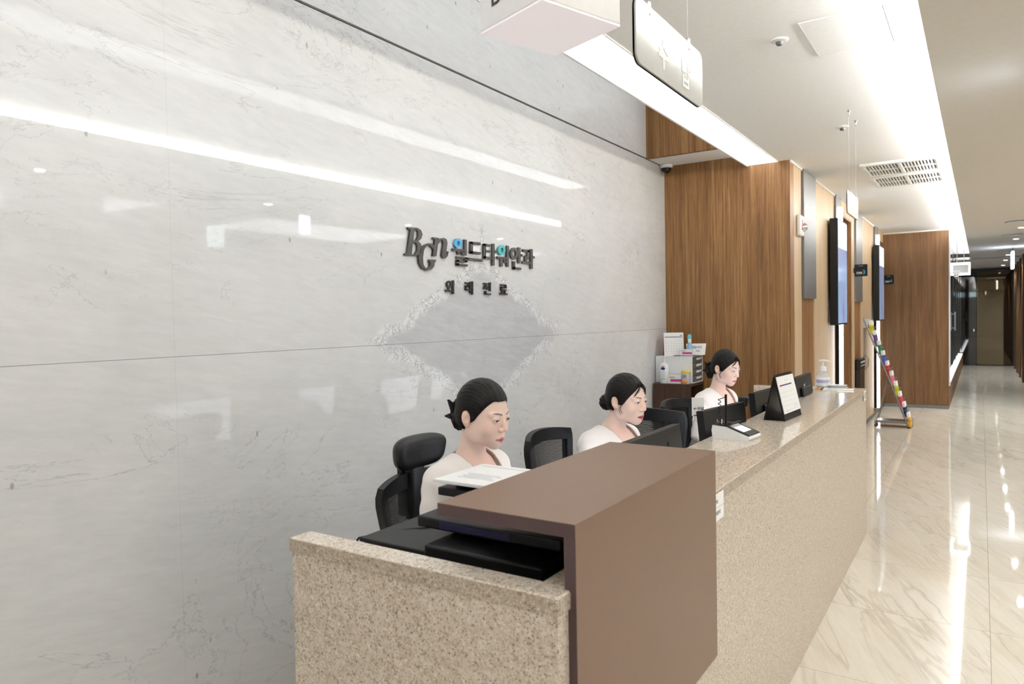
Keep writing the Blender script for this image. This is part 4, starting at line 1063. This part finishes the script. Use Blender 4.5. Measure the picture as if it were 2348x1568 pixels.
# ------------------------------------------------------------------ people: implicit surfaces meshed with surface nets
f32 = np.float32
def V3(p, c): return p - np.array(c, f32)
def ell(p, c, r):
    q = V3(p, c); r = np.array(r, f32)
    k0 = np.sqrt(((q / r) ** 2).sum(1)); k1 = np.sqrt(((q / (r * r)) ** 2).sum(1))
    return k0 * (k0 - 1) / np.maximum(k1, 1e-6)
def sph(p, c, r): return np.sqrt((V3(p, c) ** 2).sum(1)) - r
def cap(p, a, b, ra, rb=None):
    rb = ra if rb is None else rb
    a, b = np.array(a, f32), np.array(b, f32)
    ba = b - a; q = p - a
    h = np.clip((q @ ba) / max(float(ba @ ba), 1e-9), 0, 1)
    return np.sqrt(((q - h[:, None] * ba) ** 2).sum(1)) - (ra + (rb - ra) * h)
def smin(a, b, k):
    h = np.maximum(k - np.abs(a - b), 0) / k
    return np.minimum(a, b) - h * h * k * .25
def smax(a, b, k): return -smin(-a, -b, k)
def nets(fn, lo, hi, h):
    lo, hi = np.array(lo, float), np.array(hi, float)
    n = np.ceil((hi - lo) / h).astype(int) + 1
    ax = [(lo[i] + h * np.arange(n[i])).astype(f32) for i in range(3)]
    val = np.empty(n, f32)
    for i in range(0, n[0], 12):
        g = np.meshgrid(ax[0][i:i + 12], ax[1], ax[2], indexing='ij')
        p = np.stack([q.ravel() for q in g], 1)
        val[i:i + 12] = fn(p).reshape(g[0].shape)
    ins = val < 0
    m = n - 1
    cnt = np.zeros(m, np.int16)
    offs = [(i, j, k) for i in (0, 1) for j in (0, 1) for k in (0, 1)]
    sl = lambda a, o: a[o[0]:o[0] + m[0], o[1]:o[1] + m[1], o[2]:o[2] + m[2]]
    for o in offs: cnt += sl(ins, o)
    act = (cnt > 0) & (cnt < 8)
    I = np.argwhere(act)
    ID = -np.ones(m, np.int64); ID[act] = np.arange(len(I))
    acc = np.zeros((len(I), 3)); num = np.zeros(len(I))
    for a in offs:
        for d in range(3):
            if a[d]: continue
            b = list(a); b[d] = 1
            va = val[I[:, 0] + a[0], I[:, 1] + a[1], I[:, 2] + a[2]]; vb = val[I[:, 0] + b[0], I[:, 1] + b[1], I[:, 2] + b[2]]
            c = (va < 0) != (vb < 0)
            t_ = np.where(c, va / np.where(c, va - vb, 1), 0)
            pt = np.tile(np.array(a, float), (len(I), 1)); pt[:, d] += t_
            acc[c] += pt[c]; num[c] += 1
    vert = lo + (I + acc / num[:, None]) * h
    F = []
    for d in range(3):
        e1, e2 = (d + 1) % 3, (d + 2) % 3
        A = ins; s0 = [slice(None)] * 3; s1 = [slice(None)] * 3
        s0[d] = slice(0, -1); s1[d] = slice(1, None)
        cr = A[tuple(s0)] != A[tuple(s1)]
        E = np.argwhere(cr)
        ok = (E[:, e1] > 0) & (E[:, e2] > 0) & (E[:, e1] < m[e1]) & (E[:, e2] < m[e2])
        E = E[ok]
        if not len(E): continue
        inn = A[E[:, 0], E[:, 1], E[:, 2]]
        def cell(d1, d2):
            q = E.copy(); q[:, e1] -= d1; q[:, e2] -= d2
            return ID[q[:, 0], q[:, 1], q[:, 2]]
        q = np.stack([cell(1, 1), cell(0, 1), cell(0, 0), cell(1, 0)], 1)
        q[~inn] = q[~inn][:, ::-1]
        F.append(q)
    return vert, np.concatenate(F)
def mesh_obj(name, parts, mats, parent=None):
    """parts: list of (verts, faces, colours or None, material index)"""
    V, F, C_, MI, n = [], [], [], [], 0
    for v, f, c, mi in parts:
        V.append(v); F += [tuple(int(i) + n for i in q) for q in f]; n += len(v)
        C_.append(c if c is not None else np.ones((len(v), 3))); MI += [mi] * len(f)
    V = np.concatenate(V); C_ = np.concatenate(C_)
    me = bpy.data.meshes.new(name)
    me.from_pydata(V.tolist(), [], F)
    at = me.color_attributes.new('tint', 'FLOAT_COLOR', 'POINT')
    at.data.foreach_set('color', np.concatenate([C_, np.ones((len(C_), 1))], 1).astype(f32).ravel())
    for m in mats: me.materials.append(m)
    me.polygons.foreach_set('material_index', MI)
    me.polygons.foreach_set('use_smooth', [True] * len(F))
    me.update()
    o = bpy.data.objects.new(name, me)
    return link(o, parent)
def Ry(a):
    c, s = math.cos(a), math.sin(a)
    return np.array([[c, 0, s], [0, 1, 0], [-s, 0, c]])
def Rz_(a):
    c, s = math.cos(a), math.sin(a)
    return np.array([[c, -s, 0], [s, c, 0], [0, 0, 1]])
SK, SKW = np.array(lin(243, 213, 197)), np.array(lin(234, 186, 166))
LIP, BROW_CREASE, LASH = np.array(lin(214, 118, 126)), np.array(lin(74, 56, 48)), np.array(lin(40, 28, 26))
EYEC = (.0705, .0305, .0)
def skull(p, q):
    d = ell(p, (-.004, 0, .029), (.077, .072, .078))
    d = smin(d, ell(p, (.020, 0, -.004), (.064, .0630, .076)), .02)
    d = smin(d, ell(p, (.026, 0, -.056), (.050, .051, .046)), .025)
    d = smin(d, ell(q, (.012, .046, -.055), (.030, .015, .032)), .02)
    return d
def head_sdf(p, op):
    x, y, z = p[:, 0], p[:, 1], p[:, 2]
    q = np.stack([x, np.abs(y), z], 1)
    d = skull(p, q)
    d = smin(d, sph(p, (.060, 0, -.092), .017), .026)
    d = smin(d, ell(q, (.052, .040, -.030), (.022, .019, .024)), .02)
    d = smin(d, ell(p, (.062, 0, -.066), (.022, .028, .022)), .018)
    d = smax(d, -ell(q, (.100, .0315, .001), (.020, .020, .011)), .010)
    d = smin(d, cap(q, (.0775, .014, .0165), (.066, .045, .016), .005), .012)
    d = smin(d, sph(q, EYEC, .0142), .003)
    d = smin(d, cap(p, (.0785, 0, .004), (.0925, 0, -.029), .0050, .0075), .012)
    d = smin(d, sph(p, (.0935, 0, -.0325), .0082), .007)
    d = smin(d, ell(q, (.0855, .0105, -.0360), (.0090, .0060, .0058)), .005)
    d = smax(d, -sph(q, (.0900, .0052, -.0422), .0030), .003)
    d = smin(d, cap(q, (.0845, 0, -.0640), (.0770, .0195, -.0680), .0040, .0020), .004)
    d = smin(d, cap(q, (.0836, 0, -.0730 - op * .6), (.0770, .0175, -.0695 - op * .3), .0048, .0020), .004)
    d = smax(d, -cap(q, (.0905, 0, -.0685 - op * .3), (.0790, .0195, -.0688), .0009 + op * .45), .0015)
    d = smax(d, -ell(q, (.0840, .0310, -.0012), (.012, .0128, .0028)), .0012)
    e = ell(np.stack([x * .97 + z * .22, np.abs(y), z * .97 - x * .22], 1), (-.010, .072, -.006), (.0150, .0085, .0265))
    e = smax(e, -ell(q, (-.0045, .0815, -.003), (.0088, .0085, .0175)), .003)
    e = smin(e, cap(q, (-.012, .0745, -.012), (-.006, .0740, .008), .0022), .002)
    d = smin(d, e, .005)
    d = smax(d, -ell(q, (.001, .0770, -.008), (.0050, .0070, .0070)), .003)
    d = smin(d, sph(q, (-.004, .0695, -.030), .0058), .006)
    return d
def person(name, head, yaw, pitch, neckb, lab, look, hair_kw, op=0.0, hres=.0021, lean=0.0):
    """local frame: x forward, y to her left, origin on the floor below the head"""
    t = empty(name, (head[0], head[1], 0), yaw, lab, 'person')
    hz = head[2]
    RH = Ry(pitch)                      # head pitched forward
    O = np.array([0, 0, hz])
    def toh(p):
        q = ((p - O) @ RH).astype(f32)
        q[:, 2] = np.where(q[:, 2] < 0, q[:, 2] * 1.08, q[:, 2])
        return q
    nb = np.array(neckb, float) + O     # base of the neck
    sh = nb + np.array([-.012 , 0, -.035])
    ch = sh + np.array([.012 + lean * .02, 0, -.10])
    pel = np.array([nb[0] - .07 - lean * .10, 0, .555])
    wst = (ch + pel) / 2 + np.array([.015, 0, 0])
    SW = .147
    wr = [np.array([.145, s * .075, .775]) for s in (1, -1)]
    el = [np.array([sh[0] + .03 + lean * .05, s * .225, max(.80, sh[2] - .245)]) for s in (1, -1)]
    def torso(p, g=0.0, up=True):
        d = ell(p, ch + [.0, 0, -.02], (.098, .142, .175))
        d = smin(d, ell(p, ch + [.045, .062, -.055], (.062, .062, .062)), .04)
        d = smin(d, ell(p, ch + [.045, -.062, -.055], (.062, .062, .062)), .04)
        d = smin(d, cap(p, ch, wst, .105, .095), .08)
        d = smin(d, cap(p, wst, pel, .098, .12), .08)
        d = smin(d, cap(p, sh + [0, SW - .012, -.012], sh + [0, -SW + .012, -.012], .046), .06)
        for s in (1, -1): d = smin(d, cap(p, nb + [-.010, s * .024, -.004], sh + [0, s * (SW - .03), .004], .026, .030), .03)
        return d - g
    def neck(p): return cap(p, O + RH @ np.array([-.020, 0, -.05]), nb + [-.006, 0, -.02], .0415, .045)
    def body(p):
        d = head_sdf(toh(p), op)
        d = smin(d, neck(p), .018)
        return smin(d, torso(p, -.004), .030)
    parts = []
    lo, hi = np.array([-.20, -.21, nb[2] - .13]), np.array([.15, .21, hz + .13])
    lo[0] = min(lo[0], nb[0] - .12)
    lo[0] = min(lo[0], -.13)
    # fine face and neck, coarse trunk and legs, hands
    hl, hh_ = np.array([-.13 + min(0, 0), -.09, hz - .175]), np.array([.135, .09, hz + .125])
    hl[0] = min(hl[0], nb[0] - .09)
    v, f = nets(body, lo, hi, hres)
    q = toh(v); aq = np.stack([q[:, 0], np.abs(q[:, 1]), q[:, 2]], 1).astype(f32)
    c = np.tile(SK, (len(v), 1))
    warm = np.clip(1 - np.abs(ell(aq, (.06, .042, -.03), (.03, .03, .03)) + .01) / .03, 0, 1) * .25
    warm = np.maximum(warm, np.clip((-.10 - q[:, 2]) / .05, 0, 1) * .35); warm = np.maximum(warm, (np.abs(q[:, 1]) > .066) * .5)
    warm = np.maximum(warm, np.clip(1 - sph(q, (.094, 0, -.036), .006) / .012, 0, 1) * .35)
    c = c * (1 - warm[:, None]) + SKW * warm[:, None]
    def tint(mask, col):
        m_ = np.clip(mask, 0, 1)[:, None]
        c[:] = c * (1 - m_) + col * m_
    lipd = np.minimum(cap(aq, (.0852, 0, -.0640), (.0785, .0200, -.0680), .0046, .0028), cap(aq, (.0843, 0, -.0730 - op * .6), (.0785, .0180, -.0695 - op * .3), .0054, .0028))
    tint(np.clip(1 - lipd / .0016, 0, 1) * (q[:, 0] > .07), LIP)
    mo = cap(aq, (.0885, 0, -.0685 - op * .3), (.0800, .0195, -.0688), .0010 + op * .45)
    tint(np.clip(1 - mo / .0014, 0, 1) * .75 * (q[:, 0] > .07), np.array(lin(110, 40, 46)))
    ay = aq[:, 1]
    zb = .0165 + .0042 * np.sin(np.clip((ay - .012) / .036, 0, 1) * 2.4)
    bw = .0032 * np.clip((.052 - ay) / .02, .25, 1)
    tint(np.clip((bw - np.abs(q[:, 2] - zb)) / .0016, 0, 1) * ((ay > .011) & (ay < .051) & (q[:, 0] > .03)) * .85, BROW_CREASE)
    sl_ = ell(aq, (.0840, .0310, -.0012), (.012, .0128, .0028))
    tint(np.clip(1 - np.abs(sl_ - .0002) / .0022, 0, 1) * (q[:, 2] > -.0022) * (q[:, 0] > .05), LASH)
    tint(np.clip(1 - np.abs(sl_ - .0002) / .0012, 0, 1) * (q[:, 2] <= -.0022) * (q[:, 0] > .05) * .35, LASH)
    cr_ = ell(aq, (.0840, .0310, -.0005), (.014, .0145, .0078))
    tint(np.clip(1 - np.abs(cr_) / .0010, 0, 1) * (q[:, 2] > .001) * (q[:, 0] > .05) * .35, BROW_CREASE)  # eyelid crease shade painted into the skin tint
    tint(np.clip(1 - sph(aq, (.0900, .0052, -.0422), .0030) / .001, 0, 1) * .7, np.array(lin(96, 52, 44)))
    parts.append((v, f, c, 0))
    # eyeballs
    for s in (1, -1):
        n, k = 24, 16
        gd = np.array([math.cos(look[1]) * math.cos(look[0]), math.cos(look[1]) * math.sin(look[0]), -math.sin(look[1])])
        u = np.cross(gd, [0, 0, 1]); u /= np.linalg.norm(u); w_ = np.cross(u, gd)
        vs, fs, mi = [], [], []
        for i in range(k + 1):
            th = math.pi * (i / k) ** 1.3
            for j in range(n):
                ph = 2 * math.pi * j / n
                vs.append(np.array(EYEC) * [1, s, 1] + .0128 * (gd * math.cos(th) + (u * math.cos(ph) + w_ * math.sin(ph)) * math.sin(th)))
        for i in range(k):
            for j in range(n): fs.append((i * n + j, i * n + (j + 1) % n, (i + 1) * n + (j + 1) % n, (i + 1) * n + j)); mi.append(2 if math.pi * ((i + 1) / k) ** 1.3 < .62 else 1)
        vs = np.array(vs) @ RH.T + O
        for kk in (1, 2):
            parts.append((vs, [q_ for q_, m_ in zip(fs, mi) if m_ == kk], None, kk))
    # trunk and legs under the clothes
    kn = [np.array([pel[0] + .42, s * .10, .56]) for s in (1, -1)]
    an = [np.array([pel[0] + .40, s * .10, .09]) for s in (1, -1)]
    def legs(p, g=0.0):
        d = ell(p, pel, (.12, .16, .11))
        for s in (0, 1):
            d = smin(d, cap(p, pel + [0, .085 * (1 - 2 * s), 0], kn[s], .082, .060), .04)
            d = smin(d, cap(p, kn[s], an[s], .056, .036), .02)
        return d - g
    def low(p):
        d = smin(torso(p, -.012), legs(p), .06)
        for s in (0, 1): d = smin(d, cap(p, an[s] - [0.01, 0, .055], an[s] + [.14, 0, -.065], .032, .024), .02)
        for s in (0, 1):
            d = smin(d, cap(p, sh + [0, SW * (1 - 2 * s), -.012], el[s], .036, .032), .02)
            d = smin(d, cap(p, el[s], wr[s], .033, .023), .015)
        return d
    v, f = nets(low, (pel[0] - .2, -.30, -.02), (max(.2, pel[0] + .62), .30, nb[2] - .06), .011)
    parts.append((v, f, np.tile(SK, (len(v), 1)), 0))
    for s in (0, 1):
        sg = 1 - 2 * s
        W0 = wr[s]
        fr = np.array([1.0, -.12 * sg, -.10]); fr /= np.linalg.norm(fr)
        sd = np.array([.12 * sg, 1.0, 0]) ; sd /= np.linalg.norm(sd)
        upv = np.cross(fr, sd)
        L_ = lambda a, b, c_: W0 + fr * a + sd * b + upv * c_
        def hand(p):
            d = cap(p, L_(-.05, 0, 0), L_(.0, 0, 0), .025, .022)
            for b in (-.024, -.008, .008, .024): d = smin(d, cap(p, L_(.005, b * .6, 0), L_(.075, b, 0), .014, .0115), .012)
            for b, ln in ((-.030, .058), (-.010, .072), (.010, .078), (.030, .068)):
                b_ = b if sg < 0 else -b
                a0 = L_(.078, b_ * .95, .002); a1 = L_(.078 + ln * .5, b_ * 1.12, .006); a2 = L_(.078 + ln * .8, b_ * 1.15, -.010); a3 = L_(.078 + ln * .92, b_ * 1.15, -.022)
                d = smin(d, cap(p, a0, a1, .0092, .0086), .005); d = smin(d, cap(p, a1, a2, .0086, .0076), .003); d = smin(d, cap(p, a2, a3, .0076, .0066), .003)
            i_ = -sg
            d = smin(d, cap(p, L_(.015, i_ * .022, -.004), L_(.05, i_ * .050, -.012), .013, .0105), .008)
            d = smin(d, cap(p, L_(.05, i_ * .050, -.012), L_(.082, i_ * .054, -.020), .0100, .0078), .004)
            return d
        ctr = L_(.06, 0, 0)
        v, f = nets(hand, ctr - [.14, .10, .06], ctr + [.13, .10, .06], .0034)
        parts.append((v, f, np.tile(SK, (len(v), 1)), 0))
    mesh_obj('body', parts, [MT['skin'], MT['eyew'], MT['iris']], t)
    # ivory collarless jacket with dark piping
    pn = np.array([.105, 0, .13]); pn /= np.linalg.norm(pn)
    p0 = nb + [-.05, 0, .022]
    def cut(p):
        pl = -((p - p0) @ pn).astype(f32)
        q = p - nb
        cy = np.sqrt((q[:, 1] / .070) ** 2 + ((q[:, 0] - .035) / .125) ** 2)
        return smax(pl + .030 * (np.abs(q[:, 1]) / .07) ** 2 * (q[:, 0] > 0) * 0 + .9 * np.maximum(np.abs(q[:, 1]) - .012, 0) * np.clip(q[:, 0] / .05, 0, 1), (cy - 1) * .074, .012).astype(f32)
    cuff = []
    def jacket(p):
        d = smin(torso(p, .007), smin(neck(p), torso(p, -.004), .030) - .008, .01)
        d = smin(d, cap(p, wst, pel + [0, 0, .06], .108, .128), .06)
        for s in (0, 1):
            sg = 1 - 2 * s
            a0 = sh + [0, SW * sg, -.016]
            d = smin(d, cap(p, a0, el[s], .054, .049), .016)
            el2 = el[s] + (wr[s] - el[s]) * .22
            d = smin(d, cap(p, el[s], el2, .049, .047), .02)
            d = smax(d, -(cap(p, el2, el2 + (wr[s] - el[s]) * .2, .038)), .004)
            # soft folds
        d = d + .0016 * np.sin(p[:, 2] * 95 + p[:, 1] * 40 + 3 * np.sin(p[:, 0] * 30)) * np.clip((np.abs(p[:, 1]) - .10) / .05, 0, 1)
        d = smax(d, pel[2] + .02 - p[:, 2], .01)
        return smax(d, -cut(p), .003)
    v, f = nets(jacket, (pel[0] - .20, -.32, pel[2] - .02), (max(.26, ch[0] + .25), .32, nb[2] + .07), .0048)
    ct = cut(v.astype(f32))
    c = np.tile(np.array(lin(240, 232, 226)), (len(v), 1))
    m_ = (np.clip(1 - np.abs(ct) / .0062, 0, 1) * (v[:, 2] > nb[2] - .11))[:, None] * .85
    c = c * (1 - m_) + np.array(lin(120, 84, 72)) * m_
    mesh_obj('jacket', [(v, f, c, 0)], [MT['cloth']], t)
    def trs(p): return smax(smax(legs(p, .010), p[:, 2] - (pel[2] + .07), .01), .13 - p[:, 2], .004)
    v, f = nets(trs, (pel[0] - .2, -.25, .08), (pel[0] + .55, .25, pel[2] + .12), .010)
    mesh_obj('trousers', [(v, f, None, 0)], [MT['trouser']], t)
    hair(t, RH, O, **hair_kw)
    return t, RH, O
def hair(t, RH, O, bun=(-.112, 0, -.03), br=(.034, .038, .042), bangs=0, part=.0, line=.062, bow=False, side=0, seed=1, low=-.028, lift=0.0, cover=0.0):
    rnd = random.Random(seed)
    bx, by, bz = bun
    def fn(P_):
        p = ((P_ - O) @ RH).astype(f32)
        x, y, z = p[:, 0], p[:, 1], p[:, 2]
        q = np.stack([x, np.abs(y), z], 1)
        d = ell(p, (-.006, 0, .031), (.0815, .0775, .083))
        pk = p.copy(); pk[:, 2] = np.where(z < 0, z * 1.08, z)
        d = smin(d, skull(pk, np.stack([x, np.abs(y), pk[:, 2]], 1)) - .0048, .008)
        d = smin(d, ell(p, (-.032, 0, -.008), (.055, .064, .064)), .02)
        # strands combed towards the bun
        an = np.arctan2(y - by, z - bz + .02)
        rr = np.sqrt((x - bx) ** 2 + (y - by) ** 2 + (z - bz) ** 2)
        d = d + .0005 * np.sin(an * 83 + 1.5 * np.sin(an * 9)) * np.clip(rr / .05, 0, 1) + .0004 * np.sin(an * 37 + 2 * x * 40)
        d = d + part * np.clip(1 - np.abs(y + .004) / .004, 0, 1) * (z > .05) * (x > -.03) * .0022
        # face opening
        ze = z - lift * np.exp(-((y + .004) / .022) ** 2)
        xh = np.interp(ze, [-.20, -.022, -.016, -.008, .004, .02, .04, .056, .066, .30], [-.024, -.024, .012, .021, .029, .040, .052, .062, .20, .20]) + cover * np.clip((.07 - ze) / .02, 0, 1) * (ze > -.016)
        d = smax(d, (x - xh) * .8, .004)
        ear = ell(q, (-.008, .080, -.008), (.0175, .020, .0275))
        d = smax(d, -ear, .003)
        d = smax(d, low - .02 - z, .01)
        b = ell(p, bun, br)
        ba = np.arctan2(y - by, z - bz)
        b = b + .0016 * np.sin(ba * 9 + (x - bx) * 160) + .0008 * np.sin((x - bx) * 420 + y * 200)
        d = smin(d, b, .010)
        return d
    lo, hi = O + RH @ np.array([0, 0, 0]) - [.19, .11, .15], O + [.12, .11, .15]
    v, f = nets(fn, lo, hi, .0026)
    h = mesh_obj('hair', [(v, f, None, 0)], [MT['hair']], t)
    mb = MB()
    def strand(pts, r0):
        # smooth curve through head-frame points
        out = []
        n = len(pts)
        for i in range(n - 1):
            p0, p1, p2, p3 = (np.array(pts[max(i - 1, 0)]), np.array(pts[i]), np.array(pts[i + 1]), np.array(pts[min(i + 2, n - 1)]))
            for k in range(5):
                u = k / 5
                out.append(.5 * (2 * p1 + (p2 - p0) * u + (2 * p0 - 5 * p1 + 4 * p2 - p3) * u * u + (3 * p1 - p0 - 3 * p2 + p3) * u ** 3))
        out.append(np.array(pts[-1]))
        m = len(out)
        mb.tube([tuple(O + RH @ q) for q in out], [r0 * (1 - .75 * (i / (m - 1)) ** 1.5) for i in range(m)], 5)
    for k in range(bangs):
        sg = 1 if k % 2 else -1
        u = rnd.uniform(0, 1); a = rnd.uniform(-.003, .003)
        strand([(.064, sg * .004, .083), (.0775 + a * .3, sg * (.012 + .014 * u), .060 + a), (.0725 + a * .3, sg * (.026 + .018 * u), .032 + a), (.068 - .006 * u, sg * (.034 + .020 * u) + a, .008 + .012 * (1 - u) + 2 * a)], .0013)
    for sg in (1, -1):
        for k in range(side):
            a = rnd.uniform(-.003, .003)
            strand([(.048, sg * .055, .045), (.038 + a, sg * .0675, .012), (.022 + a, sg * .0710, -.018), (.017 + a * 2, sg * .0700, -.038), (.025 + 2 * a, sg * .065, -.054 + 2 * a)], .0012)
    mb.build('loose_strands', MT['hair'], h, True)
    if bow:
        mb = MB()
        for k in range(22):
            a = 2 * math.pi * k / 11 + rnd.uniform(-.2, .2); ro = (.024, .014)[k % 2] + rnd.uniform(-.003, .003)
            c0 = (bx - .020 - .008 * (k % 2), .9 * ro * math.cos(a), bz + .022 + 1.15 * ro * math.sin(a))
            mb.ell(c0, (.004 + .008 * abs(math.sin(a * 1.5)), .009, .007), 0, 10, 6)
        mb.prism([(bx - .03, -.045, bz + .055), (bx - .012, -.012, bz + .03), (bx - .02, -.03, bz + .012)], [(bx - .022, -.042, bz + .057), (bx - .006, -.012, bz + .03), (bx - .012, -.028, bz + .012)])
        mb.prism([(bx - .045, -.03, bz - .002), (bx - .014, -.006, bz + .02), (bx - .018, -.012, bz - .012)], [(bx - .040, -.036, bz - .004), (bx - .008, -.014, bz + .02), (bx - .01, -.02, bz - .014)])
        m = Matrix.Identity(4)
        for i in range(3):
            for j in range(3): m[i][j] = RH[i][j]
            m[i][3] = O[i]
        mb.xf(m).build('hair_tie', MT['fabric'], t, True)
R_ = math.radians
t1, RH1, O1 = person('person', (-1.325, 1.83, 1.212), R_(0), R_(9), (-.046, 0, -.150), 'woman with a low bun in an ivory jacket, nearest behind the counter', (R_(-2), R_(12)),
       dict(bow=True, bangs=0, side=0, bun=(-.080, 0, -.026), br=(.026, .038, .044), low=-.032), hres=.0019)
t2, RH2, O2 = person('person', (-1.275, 2.815, 1.158), R_(-8), R_(4), (-.075, 0, -.138), 'woman with wispy bangs leaning towards the nearest monitor', (R_(0), R_(4)),
       dict(bangs=12, side=5, part=1.0, lift=.016, cover=.012, bun=(-.093, .0, -.022), br=(.033, .038, .036), seed=5), op=.0035, lean=1.0, hres=.0023)
t3, RH3, O3 = person('person', (-1.315, 4.37, 1.190), R_(-14), R_(12), (-.054, 0, -.154), 'woman with bangs and a black hair tie, farthest along the counter', (R_(0), R_(14)),
       dict(bow=True, bangs=16, side=5, lift=.010, cover=.012, bun=(-.090, .0, -.045), br=(.026, .036, .046), seed=9), hres=.0025)
m = MB().ell(tuple(O2 + RH2 @ np.array([-.004, -.0765, -.031])), (.003, .003, .003)).ell(tuple(O2 + RH2 @ np.array([-.002, -.0745, -.036])), (.002, .002, .002))
m.build('earring', MT['chrome'], t2, True)
